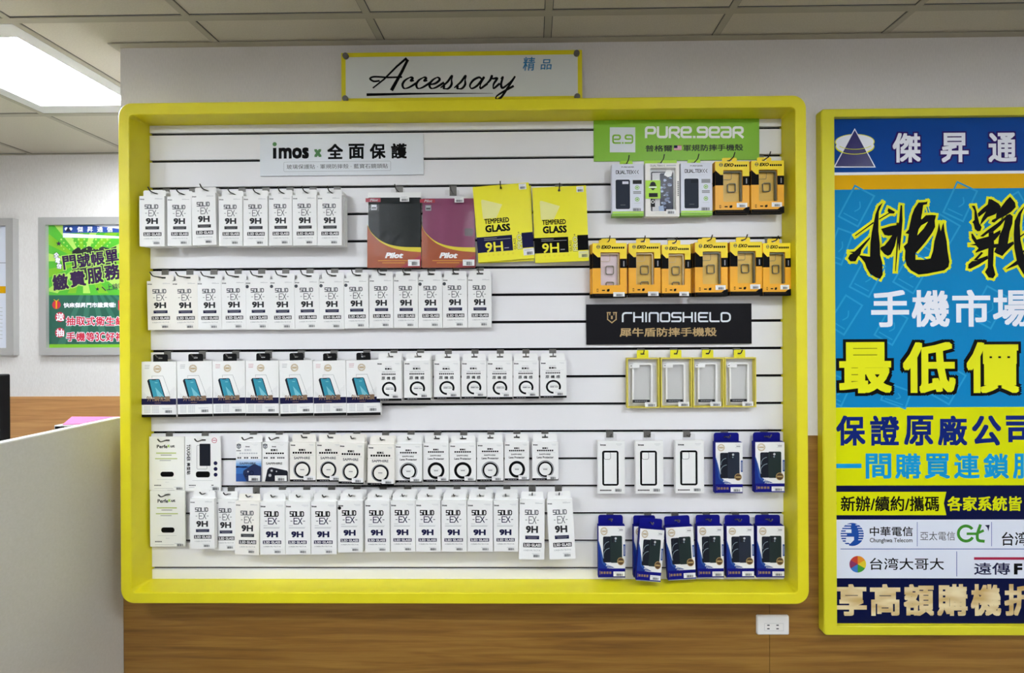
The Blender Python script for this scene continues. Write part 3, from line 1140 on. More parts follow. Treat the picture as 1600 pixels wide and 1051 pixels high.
def p_exo(w, h, th, tray, dark):
    root = thing('phone_case_box', 'x', 'box')
    t = .021
    k = Kit(w, h)
    u0, v0, u1, v1 = .235, .17, .80, .775
    x0, z1 = k.F(u0, v0); x1, z0 = k.F(u1, v1)
    k.ringprism(rloop(-w / 2, w / 2, -h / 2, h / 2, .0003), rloop(x0, x1, z0, z1, .004), 0, t, 'amber card')
    k.box(-w / 2, w / 2, t, t + .0008, -h / 2, h / 2, 'amber card')
    # top flap brighter, black waist
    top = [(.005, 0), (1, 0), (1, .285), (u1, .285), (u1, v0), (u0, v0), (u0, .255), (.155, .255), (.005, .165)]
    k.poly(top, 'bright yellow card')
    k.poly([(.0, .17), (.155, .26), (u0, .26), (u0, .46), (0, .46)], 'ink black', 1)
    k.rect(u1, .29, 1, .46, 'ink black', 1)
    for sx in (-1, 1):
        xs = sorted((sx * (w / 2 + .0003), sx * (w / 2 - .0006)))
        k.box(xs[0], xs[1], .0005, t * .9, h / 2 - .46 * h, h / 2 - .19 * h, 'ink black')
    k.rect(.895, .33, .93, .43, 'ink grey', 2)
    k.ring(.17, .068, .055, .3, 'ink slate', 2); k.rect(.115, .06, .225, .074, 'ink slate', 2)
    k.text('EXO', .26, .04, .54, .105, 'ink black', .04, 2, shear=.25)
    k.squares(6, .56, .068, .94, .104, 'ink black', 2)
    k.rect(.12, .84, .165, .895, 'ink black', 2); k.rect(.13, .85, .155, .885, 'amber card', 3)
    k.rect(.27, .858, .36, .88, 'ink black', 2); k.poly([(.42, .85), (.49, .84), (.50, .87), (.47, .895), (.41, .89)], 'ink black', 2)
    k.poly([(0, .93), (.80, .93), (.92, .875), (1, .875), (1, 1), (0, 1)] if dark else [(0, .93), (1, .93), (1, 1), (0, 1)], 'ink black', 2)
    k.rect(.06, .953, .86, .958, 'badge brown', 3)
    k.box(-w / 2 - .0002, w / 2 + .0002, .0004, t + .0009, -h / 2 - .0002, -h / 2 + .07 * h, 'ink black')
    k.build('carton', root)
    b = Kit(w, h, y=.017)
    b.rect(u0, v0, u1, v1, tray, 0)
    b.build('inner_tray', root)
    c = Kit(w, h)
    rim = 'smoke tint' if dark else 'clear rim'
    ox = 0.03 if dark else 0.0
    xa, za = c.F(u0 - .01, v1 + .06); xb, zb_ = c.F(u1 - .02 + ox * .4, v0 + .015)
    c.ringprism(rloop(xa, xb, za, zb_, .008), rloop(xa + .003, xb - .0035, za + .003, zb_ - .003, .0055), .004, .0155, rim)
    c.y = .0135
    c.rrect(u0 - .01, v0 + .02, u1 - .03, v1, .006, 'clear plastic', 0)
    c.rrect(u0 + .015, v0 + .005, u0 + .30, v0 + .16, .006, rim, 2, .0016)
    c.build('phone_case', root)
    e = Kit(w, h)
    ink = 'smoke tint'
    e.y = .010
    for cu, cv in ((.52, .49), (.52, .775)):
        xx, zz = e.F(cu, cv)
        if cv < .7:
            e.ringprism(rloop(xx - .0145, xx + .0145, zz - .0155, zz + .0155, .006), rloop(xx - .0125, xx + .0125, zz - .0135, zz + .0135, .005), .008, .014, ink)
        elif not dark:
            rr = rloop(xx - .0145, xx + .0145, zz - .0015, zz + .013, .006); ri = rloop(xx - .012, xx + .012, zz - .001, zz + .0105, .004)
            e.ringprism(rr, ri, .008, .014, ink)
    e.build('ring_plate', root)
    f = Kit(w, h, y=.0012)
    f.rect(u0, v0, u1, v1, 'clear film', 0)
    f.build('window_film', root)
    sticker(root, w, h, .62 if dark else .60, .80 if dark else .905, .93, .885 if dark else .985, lay=5, code=(.25, .42, .8, .92))
    s1, y = hang(root, w, w * .44, th, .005, t, 'bright yellow card', h, .016, .005, slot=.5)
    return root, w, h, (0, y, s1), t


mat('clear rim', 'c9b48a', .3)


def p_rhino(w, h, th, slim=False):
    root = thing('phone_case_box', 'x', 'box')
    t = .020
    k = Kit(w, h)
    e = .0042
    k.ringprism(rloop(-w / 2, w / 2, -h / 2, h / 2, .0006), rloop(-w / 2 + e, w / 2 - e, -h / 2 + e, h / 2 - e, .0004), 0, t, 'box yellow')
    k.build('carton', root)
    b = Kit(w, h)
    b.box(-w / 2 + e, w / 2 - e, t - .002, t - .001, -h / 2 + e, h / 2 - e, 'tray grey')
    b.build('back_panel', root)
    c = Kit(w, h)
    x0, z1 = c.F(.18, .11); x1, z0 = c.F(.80, .93)
    c.ringprism(rloop(x0, x1, z0, z1, .008), rloop(x0 + .0052, x1 - .0052, z0 + .0052, z1 - .0052, .005), .006, .015, 'bumper white')
    c.y = .012
    c.rrect(.2, .12, .78, .92, .006, 'clear plastic', 0)
    c.rrect(.60, .17, .76, .25, .003, 'ink pale', 1, .0008)
    c.build('bumper_case', root)
    s = Kit(w, h, y=.001)
    s.rect(.17, .835, .70, .895, 'ink dark', 1); s.squares(7, .24, .855, .62, .875, 'ink grey', 2)
    s.build('printed_strip', root)
    s = Kit(w, h, y=.001)
    s.rect(.08, .13, .39, .20, 'sticker white', 1); s.rect(.11, .15, .16, .165, 'ink slate', 2)
    s.build('white_label', root)
    f = Kit(w, h, y=.0014)
    f.rect(.04, .02, .96, .98, 'clear film', 0)
    f.build('window_film', root)
    sticker(root, w, h, .55, .885, .90, .975, lay=3, code=(.25, .4, .85, .92))
    s1, y = hang(root, w, w * .36, th, .004, t, 'lime yellow', h, .014, .0055, y=.006, slot=.5)
    return root, w, h, (0, y, s1), t


mat('lime yellow', 'e3dc1a', .4)


def p_white(w, h, th):
    root = thing('phone_case_box', 'x', 'box')
    t = .018
    k = carton(root, w, h, t, 'white card')
    k.text('imos', .09, .055, .30, .085, 'ink black', .05)
    k.rect(.68, .05, .9, .056, 'ink pale'); k.rect(.72, .075, .86, .079, 'ink pale')
    k.rrect(.16, .18, .77, .85, .008, 'ink black', 1, .0066)
    k.rrect(.205, .20, .725, .83, .0045, 'ink grey', 1, .0004)
    k.rrect(.225, .205, .48, .35, .007, 'ink slate', 1, .0012)
    k.squares(8, .07, .925, .5, .95, 'ink black'); k.rect(.6, .9, .76, .906, 'ink grey')
    k.build('carton', root)
    sticker(root, w, h, .60, .885, .92, .965, m='white card', lay=2, code=(.1, .35, .85, .95))
    s1, y = hang(root, w, w * .45, th, .004, t, 'clear tab', h, .014, .006, y=.008, slot=.5)
    return root, w, h, (0, y, s1), t


def p_blue(w, h, th, case):
    root = thing('phone_case_box', 'x', 'box')
    t = .019
    k = carton(root, w, h, t, 'blue card')
    k.poly([(.02, .0), (1, 0), (1, .815), (.2, .815), (.155, .70), (.04, .36), (.02, .30)], 'white card')
    k.poly(smooth([(.02, .28), (.10, .42), (.16, .56), (.24, .70), (.6, .80)], 4) + [(.30, .815), (.0, .815), (.0, .28)], 'blue shade', 2)
    k.poly(smooth([(.0, .30), (.06, .44), (.10, .58), (.16, .72), (.4, .815)], 4) + [(.0, .815)], 'blue mid', 3)
    seal(k, .22, .10, .13)
    k.rect(.74, .04, .93, .05, 'ink grey'); k.rect(.78, .07, .92, .082, 'ink slate'); k.rect(.74, .10, .92, .106, 'ink pale')
    k.rrect(.18, .20, .60, .70, .005, 'phone black', 4)
    k.ring(.42, .42, .22, .1, 'lens ring', 5, 95, 190, 14); k.ring(.44, .57, .26, .09, 'lens ring', 5, 95, 200, 14); k.ring(.40, .29, .16, .12, 'case navy', 5, 90, 200, 12)
    k.rrect(.45, .185, .885, .705, .005, case, 6)
    k.rrect(.50, .20, .69, .31, .003, 'phone black', 7)
    k.disc(.57, .235, .035, 'ink dark', 8); k.disc(.57, .285, .035, 'ink dark', 8); k.disc(.65, .235, .04, 'ink pale', 8); k.disc(.64, .285, .03, 'lens ring', 8)
    for i in range(6):
        k.poly([(.28 + i * .04, .77), (.30 + i * .04, .77), (.34 + i * .04, .72), (.32 + i * .04, .72)], 'sticker white', 5)
        k.poly([(.32 + i * .03, .81), (.335 + i * .03, .81), (.36 + i * .03, .78), (.345 + i * .03, .78)], 'ink pale', 5)
    k.disc(.83, .675, .13, 'ink gold', 7); k.disc(.83, .675, .11, 'badge brown', 8); k.rect(.74, .66, .92, .69, 'ink gold', 9)
    k.squares(4, .08, .875, .50, .92, 'ink bronze', 2); k.rect(.05, .86, .07, .935, 'ink bronze', 2)
    k.rect(0, .815, 1, .99, 'blue card', 1)
    k.rect(.93, .35, 1.0, .575, 'blue shade', 6); k.rect(.955, .38, .975, .55, 'ink pale', 7)
    k.rect(0, .985, 1, 1, 'ink grey', 1)
    k.build('carton', root)
    sticker(root, w, h, .56, .875, .985, .965, lay=3, code=(.25, .42, .8, .92))
    s1, y = hang(root, w, w * .92, th, .008, t, 'blue card', h, .018, .005, slot=.5)
    return root, w, h, (0, y, s1), t


mat('blue mid', '183084', .55, spec=.15)

# ------------------------------------------------------------------ placing the goods
FREE = {}


def proto_place(key, make, L, R, T, B, depth, label, cat, group, tilt=0.0, lean=0.0, turn=0.0, keep_size=False):
    """front face between picture columns L and R and rows T and B, `depth` metres in front of the slats"""
    Y = SL - depth
    cx, cy = (L + R) / 2, (T + B) / 2
    x, z = at(cx, cy, Y)
    w = at(R, cy, Y)[0] - at(L, cy, Y)[0]
    h = at(cx, T, Y)[1] - at(cx, B, Y)[1]
    if key not in FREE:
        FREE[key] = make(w, h)
        root = FREE[key][0]
    else:
        root = copy_tree(FREE[key][0])
    _, w0, h0, hole, t = FREE[key]
    root.location = (x, Y, z)
    root.rotation_euler = (lean, math.radians(tilt), turn)
    root.scale = (1, 1, 1) if keep_size else (w / w0, 1, h / h0)
    tag(root, label, cat, group)
    M = Matrix.LocRotScale(root.location, root.rotation_euler, root.scale)
    return root, M @ Vector(hole), M, t


def behind(root, n, dx, dy, dz, label, group):
    """further copies on the same hook behind the front one"""
    for i in range(1, n + 1):
        r = copy_tree(root)
        r.location = root.location + Vector((dx * i, dy * i, dz * i))
        word = 'directly behind' if i == 1 else 'second behind'
        tag(r, label.replace('@', word), root['category'], group)


NTH = ['leftmost', 'second', 'third', 'fourth', 'fifth', 'sixth', 'seventh', 'eighth', 'ninth', 'tenth', 'eleventh', 'twelfth', 'thirteenth', 'fourteenth', 'fifteenth']


def nth(i, n):
    return 'rightmost' if i == n - 1 else ('leftmost' if i == 0 else NTH[i] + ' from left')


HG = 'steel hooks on the slatted panel'


def hooked(hole, label, reach=.022, **kw):
    hook(hole.x, hole.z - .0021, hole.y - reach, label, HG, **kw)


# --- first row: white screen protector boxes, three deep
R1 = [(217.8, 257.0, 306, 384.5, 0), (261.4, 299.0, 307, 383.8, 0), (299.9, 337.3, 301.5, 382.6, -1), (341.8, 378.8, 306.6, 383.8, 0), (380.2, 418.2, 306.2, 383.8, 0),
      (420.2, 456.2, 305.4, 383.4, 0), (457.3, 494.9, 304.8, 383.3, -.4), (496, 534, 304.8, 383.3, 0)]
for i, (L, R, T, B, a) in enumerate(R1):
    n = nth(i, 8)
    r, hole, M, t = proto_place('solidA', lambda w, h: p_solid(w, h, .023, 'A'), L, R, T, B, .058 + .0005 * (i % 2), 'white screen protector box with dark 9H print, %s in the top row' % n, 'box',
                                'white screen protector boxes in the top row', a)
    behind(r, 2, .0008, .0145, .0005, 'white box @ the %s front one in the top row' % n, 'screen protector boxes tucked behind the top row')
    hooked(hole, 'hook with upturned tip holding the %s white box of the top row' % n, .026)

# --- second row: thirteen
R2 = [(230.3, 270.0, 438.5, 515, -1), (269.6, 308.8, 438.3, 515, -1), (308.4, 346, 438, 515, -.6), (346.4, 384.3, 437, 514.5, -.6), (384, 422.2, 436.8, 514.5, -.8), (422, 460, 436.5, 514.5, -.6),
      (460.4, 499, 436, 514, -.8), (499.2, 537.4, 435.5, 514, -.3), (538, 575.7, 434.8, 512.8, -.3), (577, 614.2, 433.5, 512.3, 0), (615.2, 653, 433.2, 512.2, 0), (653.8, 691, 433, 512, 0),
      (691.6, 730, 432.4, 511.5, -.2), (731, 767.7, 432.2, 511.3, 0)]
for i, (L, R, T, B, a) in enumerate(R2):
    n = nth(i, 14)
    dot = i in (4, 5, 6, 7, 8, 11, 12)
    cream = i < 2
    key = 'solidA' + ('dot' if dot else '') + ('cream' if cream else '') + '2'
    r, hole, M, t = proto_place(key, lambda w, h: p_solid(w, h, .022, 'A', 'cream card' if cream else 'white card', dot, navy=True), L, R, T, B, .024 + .0006 * (i % 2),
                                '%s 9H screen protector box%s, %s in the second row' % ('cream' if cream else 'white', ' with grey dot' if dot else '', n), 'box', 'white screen protector boxes in the second row', a)
    hooked(hole, 'hook with upturned tip holding the %s white box of the second row' % n, .048)

# --- tablet cases and yellow sleeves
for key, make, q, lab, hl, tl in (
        ('pilotk', lambda w, h: p_pilot(w, h, 'charcoal cover'), (574, 658, 300, 419.5), 'bagged charcoal tablet case with orange printed band', 'hook above the charcoal bagged tablet case', .3),
        ('pilotp', lambda w, h: p_pilot(w, h, 'plum cover'), (658.8, 743, 301.5, 419.2), 'bagged plum tablet case with orange printed band', 'hook above the plum bagged tablet case', .3)):
    r, hole, M, t = proto_place(key, make, *q, .022, lab, 'package', 'bagged tablet cases', tl)
    # the bag hangs from a clear punched header
    k = Kit()
    k.tab(.05, .016, .003, .014, .005, 0, 0, .0006, 'clear tab', .5)
    o = k.build('header_tab', r)
    w0, h0 = FREE[key][1], FREE[key][2]
    o.location = (.012, .004, h0 / 2 - .004)
    hp = M @ Vector((.012, .004, h0 / 2 - .004 + .0105))
    hooked(hp, hl, .035)
R_Y = [((743.0, 830.8, 288.3, 406.7), -4.2, True), ((833.8, 918.0, 291.3, 409.0), -2.0, False)]
for i, (q, a, navy) in enumerate(R_Y):
    r, hole, M, t = proto_place('yel%d' % i, lambda w, h: p_yellow(w, h, navy), *q, .032,
                                'bright yellow tempered glass sleeve tilted beside the plum tablet case' if navy else 'bright yellow tempered glass sleeve with black band, right of the tilted one', 'package',
                                'yellow tempered glass sleeves', a)
    if navy:
        c = copy_tree(r)
        c.location = r.location + Vector((.003, .010, -.004))
        c.rotation_euler = (0, math.radians(-2.0), 0)
        tag(c, 'yellow tempered glass sleeve behind the tilted one, its lower edge showing', 'package', 'yellow tempered glass sleeves')
    hooked(hole, 'hook holding the %s yellow sleeve' % ('tilted' if navy else 'straighter right-hand'), .03)

# --- third row: seven sleeves with a teal phone picture, then lens protectors
R3 = [(221.4, 275.4, 564.9, 651.5, 0, 0), (277.2, 331.8, 564.2, 650.6, -.8, 0), (332.8, 383.2, 563.8, 649.5, -.6, 1), (384, 435.4, 563.3, 649.4, 0, 1), (437.2, 489.0, 562.8, 649.6, -1.2, 0),
      (489.8, 540.6, 563.3, 648.9, -1, 1), (541.4, 594, 562.4, 648.4, -.8, 1)]
for i, (L, R, T, B, a, red) in enumerate(R3):
    n = nth(i, 7)
    r, hole, M, t = proto_place('sleeve%d' % red, lambda w, h: p_sleeve(w, h, .026, red), L, R, T, B, .036 + .0006 * (i % 2), 'white film box with teal phone picture, %s of those seven' % n, 'box',
                                'film boxes with a teal phone picture', a)
    hooked(hole, 'hook through the black hanger of the %s teal phone film box' % n, .02, mt='steel')
R3b = [(588.5, 627.4, 563.8, 625.8, 0), (631.2, 673, 563.6, 624.6, 0), (677.7, 718.9, 564.2, 623.2, 0), (721, 760.4, 563.8, 622.6, 0), (761.2, 801, 563.8, 623.2, 0), (801.8, 842, 563.6, 622.4, 0), (844.2, 885, 563, 621.2, -.3)]
for i, (L, R, T, B, a) in enumerate(R3b):
    n = nth(i, 7)
    r, hole, M, t = proto_place('lensS', lambda w, h: p_lens(w, h, .026, 'steel'), L, R, T, B, .052 if i == 0 else (.044 if i == 1 else .028), 'white open-ring lens protector box, %s of those in the third row' % n, 'box',
                                'lens protector boxes with an open ring', a)
    if i < 2:
        behind(r, 1, .0015, .0145, .0, 'white lens box @ the %s one with an open ring' % n, 'lens boxes tucked behind the third row')
    hooked(hole, 'hook holding the %s lens box with an open black ring' % n, .016, mt='steel')

# --- fourth row
for key, q, dep, lab, hl in (('cut', (233.2, 288.0, 682, 765.4), .012, 'pale green flat film card on the fourth row, above its twin', 'hook holding the upper pale green film card'),
                             ('tough', (289.4, 344.6, 681.4, 767), .012, 'white flat film card with a black phone picture', 'hook holding the white film card with black phone picture'),
                             ('cut', (234.4, 289, 766.4, 853.6), .016, 'pale green flat film card on the bottom row, below its twin', 'hook holding the lower pale green film card')):
    r, hole, M, t = proto_place(key, lambda w, h: p_card(w, h, key), *q, dep, lab, 'card', 'flat film cards')
    hooked(hole, hl, .036)
# vertical lettering of the white card
tr, tw, th_ = FREE['tough'][0], FREE['tough'][1], FREE['tough'][2]
k2 = Kit(tw, th_)
for ch, va, vb in (('TOUGHER', .15, .45), ('美', .48, .545), ('型', .555, .62), ('貼', .63, .695)):
    vs, fs, em = glyphs(ch, 2, 0)
    x0_, z1_ = k2.F(.05, va); x1_, z0_ = k2.F(.145, vb)
    for ex, ey in ((-.04, 0), (.04, 0), (0, -.04), (0, .04)):
        i0 = len(k2.v); sl = k2.slot('ink dark'); yy = k2.lift(2)
        for x, y in vs:
            k2.v.append((x0_ + (y + ey) * (x1_ - x0_), yy, z1_ - (x + ex / em[0]) * (z1_ - z0_)))
        for q in fs:
            k2.f.append(tuple(i0 + j for j in q)); k2.mi.append(sl)
k2.rect(.165, .15, .17, .45, 'ink grey')
k2.build('side_lettering', tr)

for i, (L, R, lab) in enumerate(((368.8, 408.4, 'lens protector box with a blue underwater picture'), (410, 449.7, 'lens protector box with a black phone camera picture'))):
    r, hole, M, t = proto_place('sap%d' % i, lambda w, h: p_sapphire(w, h, .024, i == 0), L, R, 690.8, 751.9, .026, lab, 'box', 'picture lens protector boxes')
    hooked(hole, 'hook holding the %s' % lab, .045)
R4 = [(453, 493.3, 690.8, 752, 0, 'ring'), (494.6, 533.5, 691, 752, 0, 'ring'), (529.5, 568.5, 692.6, 755.5, 1.2, 'ring'), (574.5, 616, 695, 757.6, .6, 'ring'), (617.2, 659.2, 693.8, 753.4, .3, 'thin'),
      (661.4, 701.2, 692.6, 752.3, 0, 'thick'), (702.4, 743.8, 692.6, 752, 0, 'thick'), (745.3, 786.7, 691.6, 751.8, 0, 'thin'), (788.4, 826.8, 690.5, 750.2, -.2, 'thick'), (831.5, 872.4, 690.4, 750, 0, 'thin')]
for i, (L, R, T, B, a, var) in enumerate(R4):
    n = nth(i, 10)
    cream = i < 4
    dep = {2: .042, 3: .045, 4: .032}.get(i, .024)
    r, hole, M, t = proto_place('lens' + var + str(cream), lambda w, h: p_lens(w, h, .026, var, 'cream card' if cream else 'white card'), L, R, T, B, dep + .0004 * (i % 2),
                                '%s closed-ring lens protector box, %s of those in the fourth row' % ('cream' if cream else 'white', n), 'box', 'lens protector boxes with a closed ring', a)
    if i in (2, 3, 4):
        behind(r, 1, .002, .0145, .001, 'lens box @ the %s closed-ring box' % n, 'lens boxes tucked behind the fourth row')
    hooked(hole, 'hook holding the %s lens box with a closed ring' % n, .02)

# --- fifth row, left
R5 = [(297, 334.8, 779.2, 856.9, -.4, 'A', 0), (334.6, 370.5, 780.2, 859.6, -.4, 'A', 0), (367.6, 405.2, 783.4, 866.4, .9, 'A', 1), (406.4, 445.2, 783.6, 866, 0, 'B', 0), (446.2, 484.9, 783.6, 866, 0, 'B', 0),
      (486.2, 525.6, 783.6, 865.8, 0, 'B', 0), (527.8, 566.5, 782.6, 862.5, 0, 'B', 2), (570.4, 608.8, 782.6, 862.2, 0, 'B', 0), (610.4, 648.8, 782.2, 861.6, 0, 'B', 0), (649.6, 688.2, 782.2, 861.6, 0, 'B', 0),
      (690, 729.2, 782.2, 861.6, 0, 'B', 0), (730.4, 770, 782.2, 861.6, 0, 'B', 0), (771.4, 809.8, 782.2, 861.4, 0, 'B', 0), (811.4, 850.8, 782, 871.4, .9, 'A', 3), (856.6, 896.8, 781.5, 870.8, -2.6, 'A', 3)]
for i, (L, R, T, B, a, var, sp) in enumerate(R5):
    n = nth(i, 15)
    cream = sp == 1
    key = 'row5' + var + str(sp)
    dep = .047 if i in (0, 2) else (.030 if i == 1 else (.058 + .0005 * (i % 2)))
    if i >= 13:
        dep = .060
    r, hole, M, t = proto_place(key, lambda w, h: p_solid(w, h, .024, var, 'cream card' if cream else 'white card', sp == 2, navy=sp != 1), L, R, T, B, dep,
                                '%s 9H screen protector box%s, %s in the bottom row' % ('cream' if cream else 'white', ' with black dot' if sp == 2 else '', n), 'box', 'screen protector boxes in the bottom row', a,
                                lean=-.10 if sp == 3 else 0.0)
    if 3 <= i <= 12:
        behind(r, 2, .0012, .0145, .0008, 'white box @ the %s front one in the bottom row' % n, 'screen protector boxes tucked behind the bottom row')
    hooked(hole, 'hook holding the %s screen protector box of the bottom row' % n, .02)

# --- right side: case boxes
r, hole, M, t = proto_place('dual1', lambda w, h: p_dual(w, h, .020, True), 956.5, 1005.6, 256.2, 337.4, .042, 'pale blue phone case box with lime tab, left of the camouflage one', 'box', 'pale blue phone case boxes')
hooked(hole, 'hook holding the pale blue case box left of the camouflage one', .045)
r, hole, M, t = proto_place('camo', lambda w, h: p_camo(w, h, .018), 1008.4, 1061.6, 254.9, 338, .042, 'cream phone case box with a window onto a camouflage case', 'box', None)
hooked(hole, 'hook holding the camouflage case box', .045)
r, hole, M, t = proto_place('dual2', lambda w, h: p_dual(w, h, .020, False), 1064, 1112.8, 254.2, 336.4, .042, 'pale blue phone case box with lime tab, right of the camouflage one', 'box', 'pale blue phone case boxes')
hooked(hole, 'hook holding the pale blue case box right of the camouflage one', .045)
EX = [(1117.5, 1171.0, 251.8, 333.5, 1, 'upper row, left one', .042), (1173.6, 1225.0, 251, 332.5, 1, 'upper row, right one', .046)]
for i, (L, R, T, B, d, n, dep) in enumerate(EX):
    r, hole, M, t = proto_place('exo1', lambda w, h: p_exo(w, h, .020, 'ochre tray', True), L, R, T, B, dep, 'amber and black phone case box with window, %s' % n, 'box', 'amber phone case boxes')
    hooked(hole, 'hook holding the amber case box in the %s' % n, .04)
EX2 = [(925.8, 979.4, 379.7, 464.5, 0, .047), (982.4, 1032.2, 379.7, 463.5, 0, .047), (1034.0, 1079.2, 382, 463.5, 0, .051), (1086, 1137, 378.4, 462.5, 1, .047), (1140.6, 1191.0, 377.8, 461, 1, .047), (1192.2, 1235.6, 379.7, 461.5, 1, .051)]
for i, (L, R, T, B, d, dep) in enumerate(EX2):
    n = nth(i, 6)
    r, hole, M, t = proto_place('exo' + str(d) + ('l' if i == 0 else ''), lambda w, h: p_exo(w, h, .020, 'lilac tray' if i == 0 else 'ochre tray', d == 1), L, R, T, B, dep,
                                'amber windowed phone case box, %s in the lower row of six' % n, 'box', 'amber phone case boxes')
    if i in (0, 3):
        c = copy_tree(r)
        c.location = r.location + Vector((-.004, .0232, .0008))
        tag(c, 'amber phone case box directly behind the %s one of the lower six' % n, 'box', 'amber phone case boxes')
    hooked(hole, 'hook holding the %s amber case box of the lower six' % n, .03)
RH = [(979.6, 1030.6, 559, 637.2, 0), (1032.6, 1081.6, 558.6, 636.6, 0), (1082.8, 1131.6, 558.4, 636.4, 0), (1132.6, 1181.6, 558.2, 636, 0)]
for i, (L, R, T, B, a) in enumerate(RH):
    n = nth(i, 4)
    r, hole, M, t = proto_place('rhino', lambda w, h: p_rhino(w, h, .027), L, R, T, B, .026, 'yellow-edged clear box with a white bumper case, %s of four' % n, 'box', 'clear boxes with white bumper cases', a)
    hooked(hole, 'hook through the yellow tab of the %s clear case box' % n, .02)
WH = [(934.2, 976.2, 689, 770.8), (993.2, 1036.4, 689, 770.6), (1055.6, 1100, 688.6, 770.2)]
for i, (L, R, T, B) in enumerate(WH):
    n = ('left', 'middle', 'right')[i]
    r, hole, M, t = proto_place('imosw', lambda w, h: p_white(w, h, .024), L, R, T, B, .028, 'white phone case box with black outline drawing, %s of three' % n, 'box', 'white phone case boxes')
    hooked(hole, 'hook holding the %s white box with an outline drawing' % n, .014)
BL = [((1117.4, 1160.2, 691, 770.8), 'case navy', 'dark blue phone case box with navy case, upper pair left', .032), ((1179.4, 1225.8, 690.4, 769.6), 'case green', 'dark blue phone case box with green case, upper pair right', .034)]
for i, (q, cs, lab, dep) in enumerate(BL):
    r, hole, M, t = proto_place('blue' + cs, lambda w, h: p_blue(w, h, .030, cs), *q, dep, lab, 'box', 'dark blue phone case boxes')
    hooked(hole, 'hook holding the %s' % lab, .03, mt='steel')
BB = [((934.6, 976.8, 821.4, 902.6), 'case green', 0, .030), ((996.6, 1035.2, 826.5, 908), 'case green', 4.6, .060), ((1041.6, 1085.2, 823, 905.6), 'case green', -3.2, .038), ((1089.4, 1130.6, 821.4, 902.6), 'case green', -.6, .030),
      ((1135.2, 1178, 821.4, 902.4), 'case navy', -.6, .030), ((1182.4, 1225.6, 821.4, 902.4), 'case green', 0, .034)]
for i, (q, cs, a, dep) in enumerate(BB):
    n = nth(i, 6)
    r, hole, M, t = proto_place('blue' + cs, lambda w, h: p_blue(w, h, .030, cs), *q, dep, 'dark blue phone case box%s, %s in the bottom six' % (' hanging askew' if abs(a) > 2 else '', n), 'box', 'dark blue phone case boxes', a)
    if i == 1:
        c = copy_tree(r)
        x, z = at(1009, 862, SL - .032)
        c.location = (x, SL - .032, z)
        c.rotation_euler = (0, 0, 0)
        tag(c, 'dark blue phone case box hanging straight behind the second, askew one', 'box', 'dark blue phone case boxes')
    hooked(hole, 'hook holding the %s dark blue box of the bottom row' % n, .03, mt='steel')

# ------------------------------------------------------------------ signs on the slats
def plane_kit(Y):
    return Kit(mapper=lambda px, py: at(px, py, Y), y=Y)


def sign_board(name, L, T, R, B, depth, t, m):
    """board hung against the slats; returns its kit in picture coordinates on the board's front"""
    Y = SL - depth
    k = plane_kit(Y)
    xa, za = at((L + R) / 2, T, Y)[0], at((L + R) / 2, T, Y)[1]
    zb_ = at((L + R) / 2, B, Y)[1]
    x0, x1 = at(L, (T + B) / 2, Y)[0], at(R, (T + B) / 2, Y)[0]
    k.box(x0, x1, Y, Y + t, zb_, za, m)
    return k


mat('sign white', 'dfe4ea', .4)
mat('sign green', '3f7a3c', .5)
k = sign_board('s', 406.2, 209.5, 661.4, 273.6, .006, .0055, 'sign white')
# imos lettering: stem with a green dot, m, o, s
k.rect(426.6, 231.0, 431.8, 247.8, 'ink black'); k.disc(429.2, 225.2, 3.2, 'sign green')
k.text('mos', 435.5, 230.2, 482.6, 248.2, 'ink black', .038)
k.text('x', 491, 233, 502.5, 245.2, 'sign green', .05)
for i, ch in enumerate('全面保護'):
    k.text(ch, 511.5 + i * 33.2, 224.6 - i * .25, 536 + i * 33.2, 248.6 - i * .25, 'ink black', .032)
k.rrect(443.3, 253, 610.8, 266.6, .005, 'ink grey', 1, .0009)
k.text('玻璃保護貼 · 軍規防摔殼 · 藍寶石鏡頭貼', 448, 255.4, 606, 264.2, 'ink slate', 0)
tag(k.build('header_sign'), 'white printed sign board with black and green lettering, upper left slats', 'sign')

mat('sign lime', '7fb81f', .45)
k = sign_board('s', 927.8, 186.6, 1186.4, 250.6, .004, .0035, 'sign lime')
k.rect(952.8, 198.8, 992.6, 238, 'sign white')
k.strokes('e.g', 957.8, 211.4, 988.2, 223.4, .0055, 'sign lime', 2, gap=.3, soft=.3)
k.strokes('PURe.geaR', 1009.5, 199.2, 1160, 214, .0085, 'sticker white', 1, gap=.34, soft=.3)
k.text('普格爾', 1008.4, 226.4, 1050.6, 237, 'ink dark', .015)
k.rect(1053, 227.2, 1065, 234.6, 'sticker white', 1)
for i in range(4):
    k.rect(1053, 227.2 + i * 2.1, 1065, 228.3 + i * 2.1, 'ink red', 2)
k.rect(1053, 227.2, 1058.4, 231.2, 'ink navy', 3)
k.text('軍規防摔手機殼', 1067.6, 225, 1161, 236.2, 'ink dark', .015)
tag(k.build('header_sign'), 'lime green sign board with white square logo, upper right slats', 'sign')

